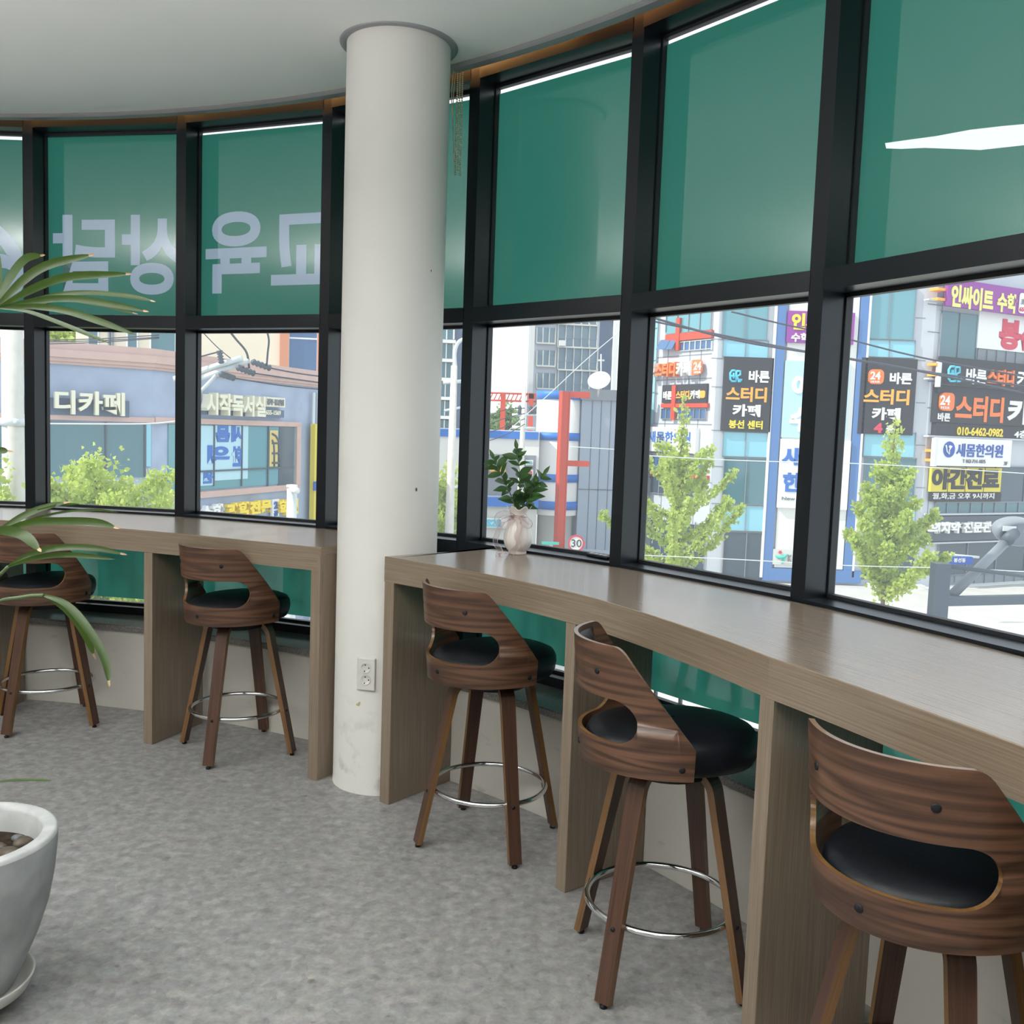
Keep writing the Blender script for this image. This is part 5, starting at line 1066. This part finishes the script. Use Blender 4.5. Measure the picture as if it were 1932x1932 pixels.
part(fd, 'head', M['aludark'], head); part(fd, 'label_plate', M['steelw'], lambda b: b.box(at_y(1893, 1002, 5.58), (.075, .0, 0), (0, .01, 0), (0, 0, .03))); part(fd, 'clamp', M['darkmetal'], lambda b: b.tube([at_y(1900, 1020, 5.55), at_y(1913, 1005, 5.6)], .036, 12))
# ---------------- trees
def tree(name, label, base, height, limbs, rad, nleaf, leaf, mt='ginkgo', seed=1, trunk_r=.09, cat='tree', sleeve=.28):
    rnd = random.Random(seed); rt = thing(name, (base.x, base.y, GZ), label, cat); bt = MB(); bl_ = MB()
    top = Vector((base.x, base.y, GZ + height)); bt.tube([Vector((base.x, base.y, GZ)), top], [trunk_r, trunk_r * .25], 8)
    segs = []
    for (z0, dx, dy, dz) in limbs:
        s_ = Vector((base.x, base.y, z0)); e_ = s_ + Vector((dx, dy, dz)); m_ = s_ * .5 + e_ * .5 - Vector((0, 0, abs(dz) * .12)); pts = curve([s_, m_, e_], 10); bt.tube(pts, [trunk_r * .4 * (1 - .8 * k / len(pts)) for k in range(len(pts))], 5); segs.append(pts)
    segs.append([top * (1 - k / 8) + Vector((base.x, base.y, GZ + height * .45)) * (k / 8) for k in range(9)])
    part_t = bt.build('trunk', M['bark'], rt); tot = [sum((p[i + 1] - p[i]).length for i in range(len(p) - 1)) for p in segs]; T_ = sum(tot)
    V, F = [], []
    for pts, ln in zip(segs, tot):
        for _ in range(int(nleaf * ln / T_)):
            u = rnd.random() ** .75; i = min(len(pts) - 2, int(u * (len(pts) - 1))); p = pts[i].lerp(pts[i + 1], rnd.random())
            rr = sleeve * (1.15 - .6 * u) ; g_ = lambda k_: max(-1.5, min(1.5, rnd.gauss(0, 1))) * rr * k_; p = p + Vector((g_(.6), g_(.6), g_(.55)))
            a = Vector((rnd.gauss(0, 1), rnd.gauss(0, 1), rnd.gauss(0, .6))).normalized(); c = a.orthogonal(); c.rotate(Matrix.Rotation(rnd.uniform(0, 6.28), 3, a)); s_ = leaf * rnd.uniform(.6, 1.3); d_ = a.cross(c)
            k = len(V); V += [p, p + (c + d_ * .75) * s_ * .6, p + c * s_ * .8, p + (c - d_ * .75) * s_ * .6]; F.append((k, k + 1, k + 2, k + 3))
    bl_.add(V, F); bl_.build('foliage', M[mt], rt)
def limbs(n, z0, z1, r0, r1, seed, up=.9):
    rnd = random.Random(seed); return [(z0 + (z1 - z0) * k / n, (r0 + (r1 - r0) * k / n) * math.cos(k * 2.4 + seed) * rnd.uniform(.7, 1.15), (r0 + (r1 - r0) * k / n) * math.sin(k * 2.4 + seed) * rnd.uniform(.7, 1.1), (r0 + (r1 - r0) * k / n) * up * rnd.uniform(.7, 1.2)) for k in range(n)]
b1 = at_y(1283, 900, 32); ztp = at_y(1297, 752, 32).z
tree('ginkgo_tree', 'loose young ginkgo tree before the left wing of the sign covered building', b1, ztp - GZ, limbs(22, -3.4, ztp - 1.9, 3.0, .75, 2, .8), 0, 9000, .115, 'ginkgo', 3, .09, 'tree', .19)
b2 = at_y(1682, 900, 32); ztp = at_y(1692, 800, 32).z
tree('ginkgo_tree', 'dense cone shaped ginkgo tree before the right black sign', b2, ztp - GZ, limbs(26, -3.6, ztp - 1.6, 2.1, .45, 5, .75), 0, 13000, .115, 'ginkgo', 4, .09, 'tree', .27)
b3 = at_y(195, 900, 13.5); ztp = at_y(170, 826, 13.5).z
tree('ginkgo_tree', 'broad leafy ginkgo crown below the cream letters on the left', b3, ztp - GZ - .35, limbs(34, -2.6, ztp - .8, 1.25, .8, 1, .62), 0, 30000, .062, 'ginkgo', 6, .08, 'tree', .27)
b4 = at_y(-5, 930, 14.5); ztp = at_y(0, 868, 14.5).z
tree('ginkgo_tree', 'small bit of ginkgo foliage at the far left of the pole', b4, ztp - GZ, limbs(12, -2.4, ztp - .5, .5, .3, 4, .7), 0, 3500, .075, 'ginkgo', 8, .06, 'tree', .16)
b5 = at_y(845, 930, 33); ztp = at_y(845, 884, 33).z
tree('street_tree', 'green street tree between the column and the pole', b5, ztp - GZ, limbs(14, -4, ztp - .6, 1.0, .6, 4, .6), 0, 6500, .13, 'ginkgo', 9, .08, 'tree', .3)
b6 = at_y(952, 800, 70); ztp = at_y(955, 764, 70).z
tree('distant_tree', 'distant grey green tree under the red gantry', b6, ztp - GZ, limbs(16, 1, ztp - .8, 1.5, .7, 2, .6), 0, 4500, .22, 'fargreen', 10, .12, 'tree', .4)
b7 = at_y(112, 660, 46); ztp = at_y(112, 600, 46).z
tree('distant_tree', 'green tree between the pole and the cream building', b7, ztp - GZ, limbs(14, 2, ztp - .6, 1.5, .9, 3, .5), 0, 6000, .2, 'ginkgo', 11, .12, 'tree', .5)
# ------------------------------------------------------------------ ceiling light panels, then invented housings for the added uplights
for x, y in LAMPS:
    rt = thing('ceiling_light', (x, y, 3.2), 'slim white ceiling light panel behind the viewer', 'ceiling light', 'ceiling light panels')
    b = MB()
    for x0, x1, y0, y1 in ((-.58, -.55, -.17, .17), (.55, .58, -.17, .17), (-.55, .55, -.17, -.14), (-.55, .55, .14, .17)): b.abox(x + x0, x + x1, y + y0, y + y1, 3.16, 3.2)
    b.build('frame', M['white'], rt)
for x, y in FILL_UPL:
    rt = thing('added_fixture', (x, y, 2.4), 'added fill light in a long white housing, out of view near the viewer', 'pendant light', 'added fill lights')
    b = MB(); b.abox(x - .74, x + .74, y - .1, y + .1, 2.4, 2.444); b.abox(x - .74, x + .74, y - .1, y - .09, 2.444, 2.462); b.abox(x - .74, x + .74, y + .09, y + .1, 2.444, 2.462); b.build('housing', M['white'], rt)
    for dx in (-.6, .6): b = MB(); b.tube([(x + dx, y, 2.444), (x + dx, y, 3.2)], .002, 6); b.build('hanging_wire', M['chrome'], rt)
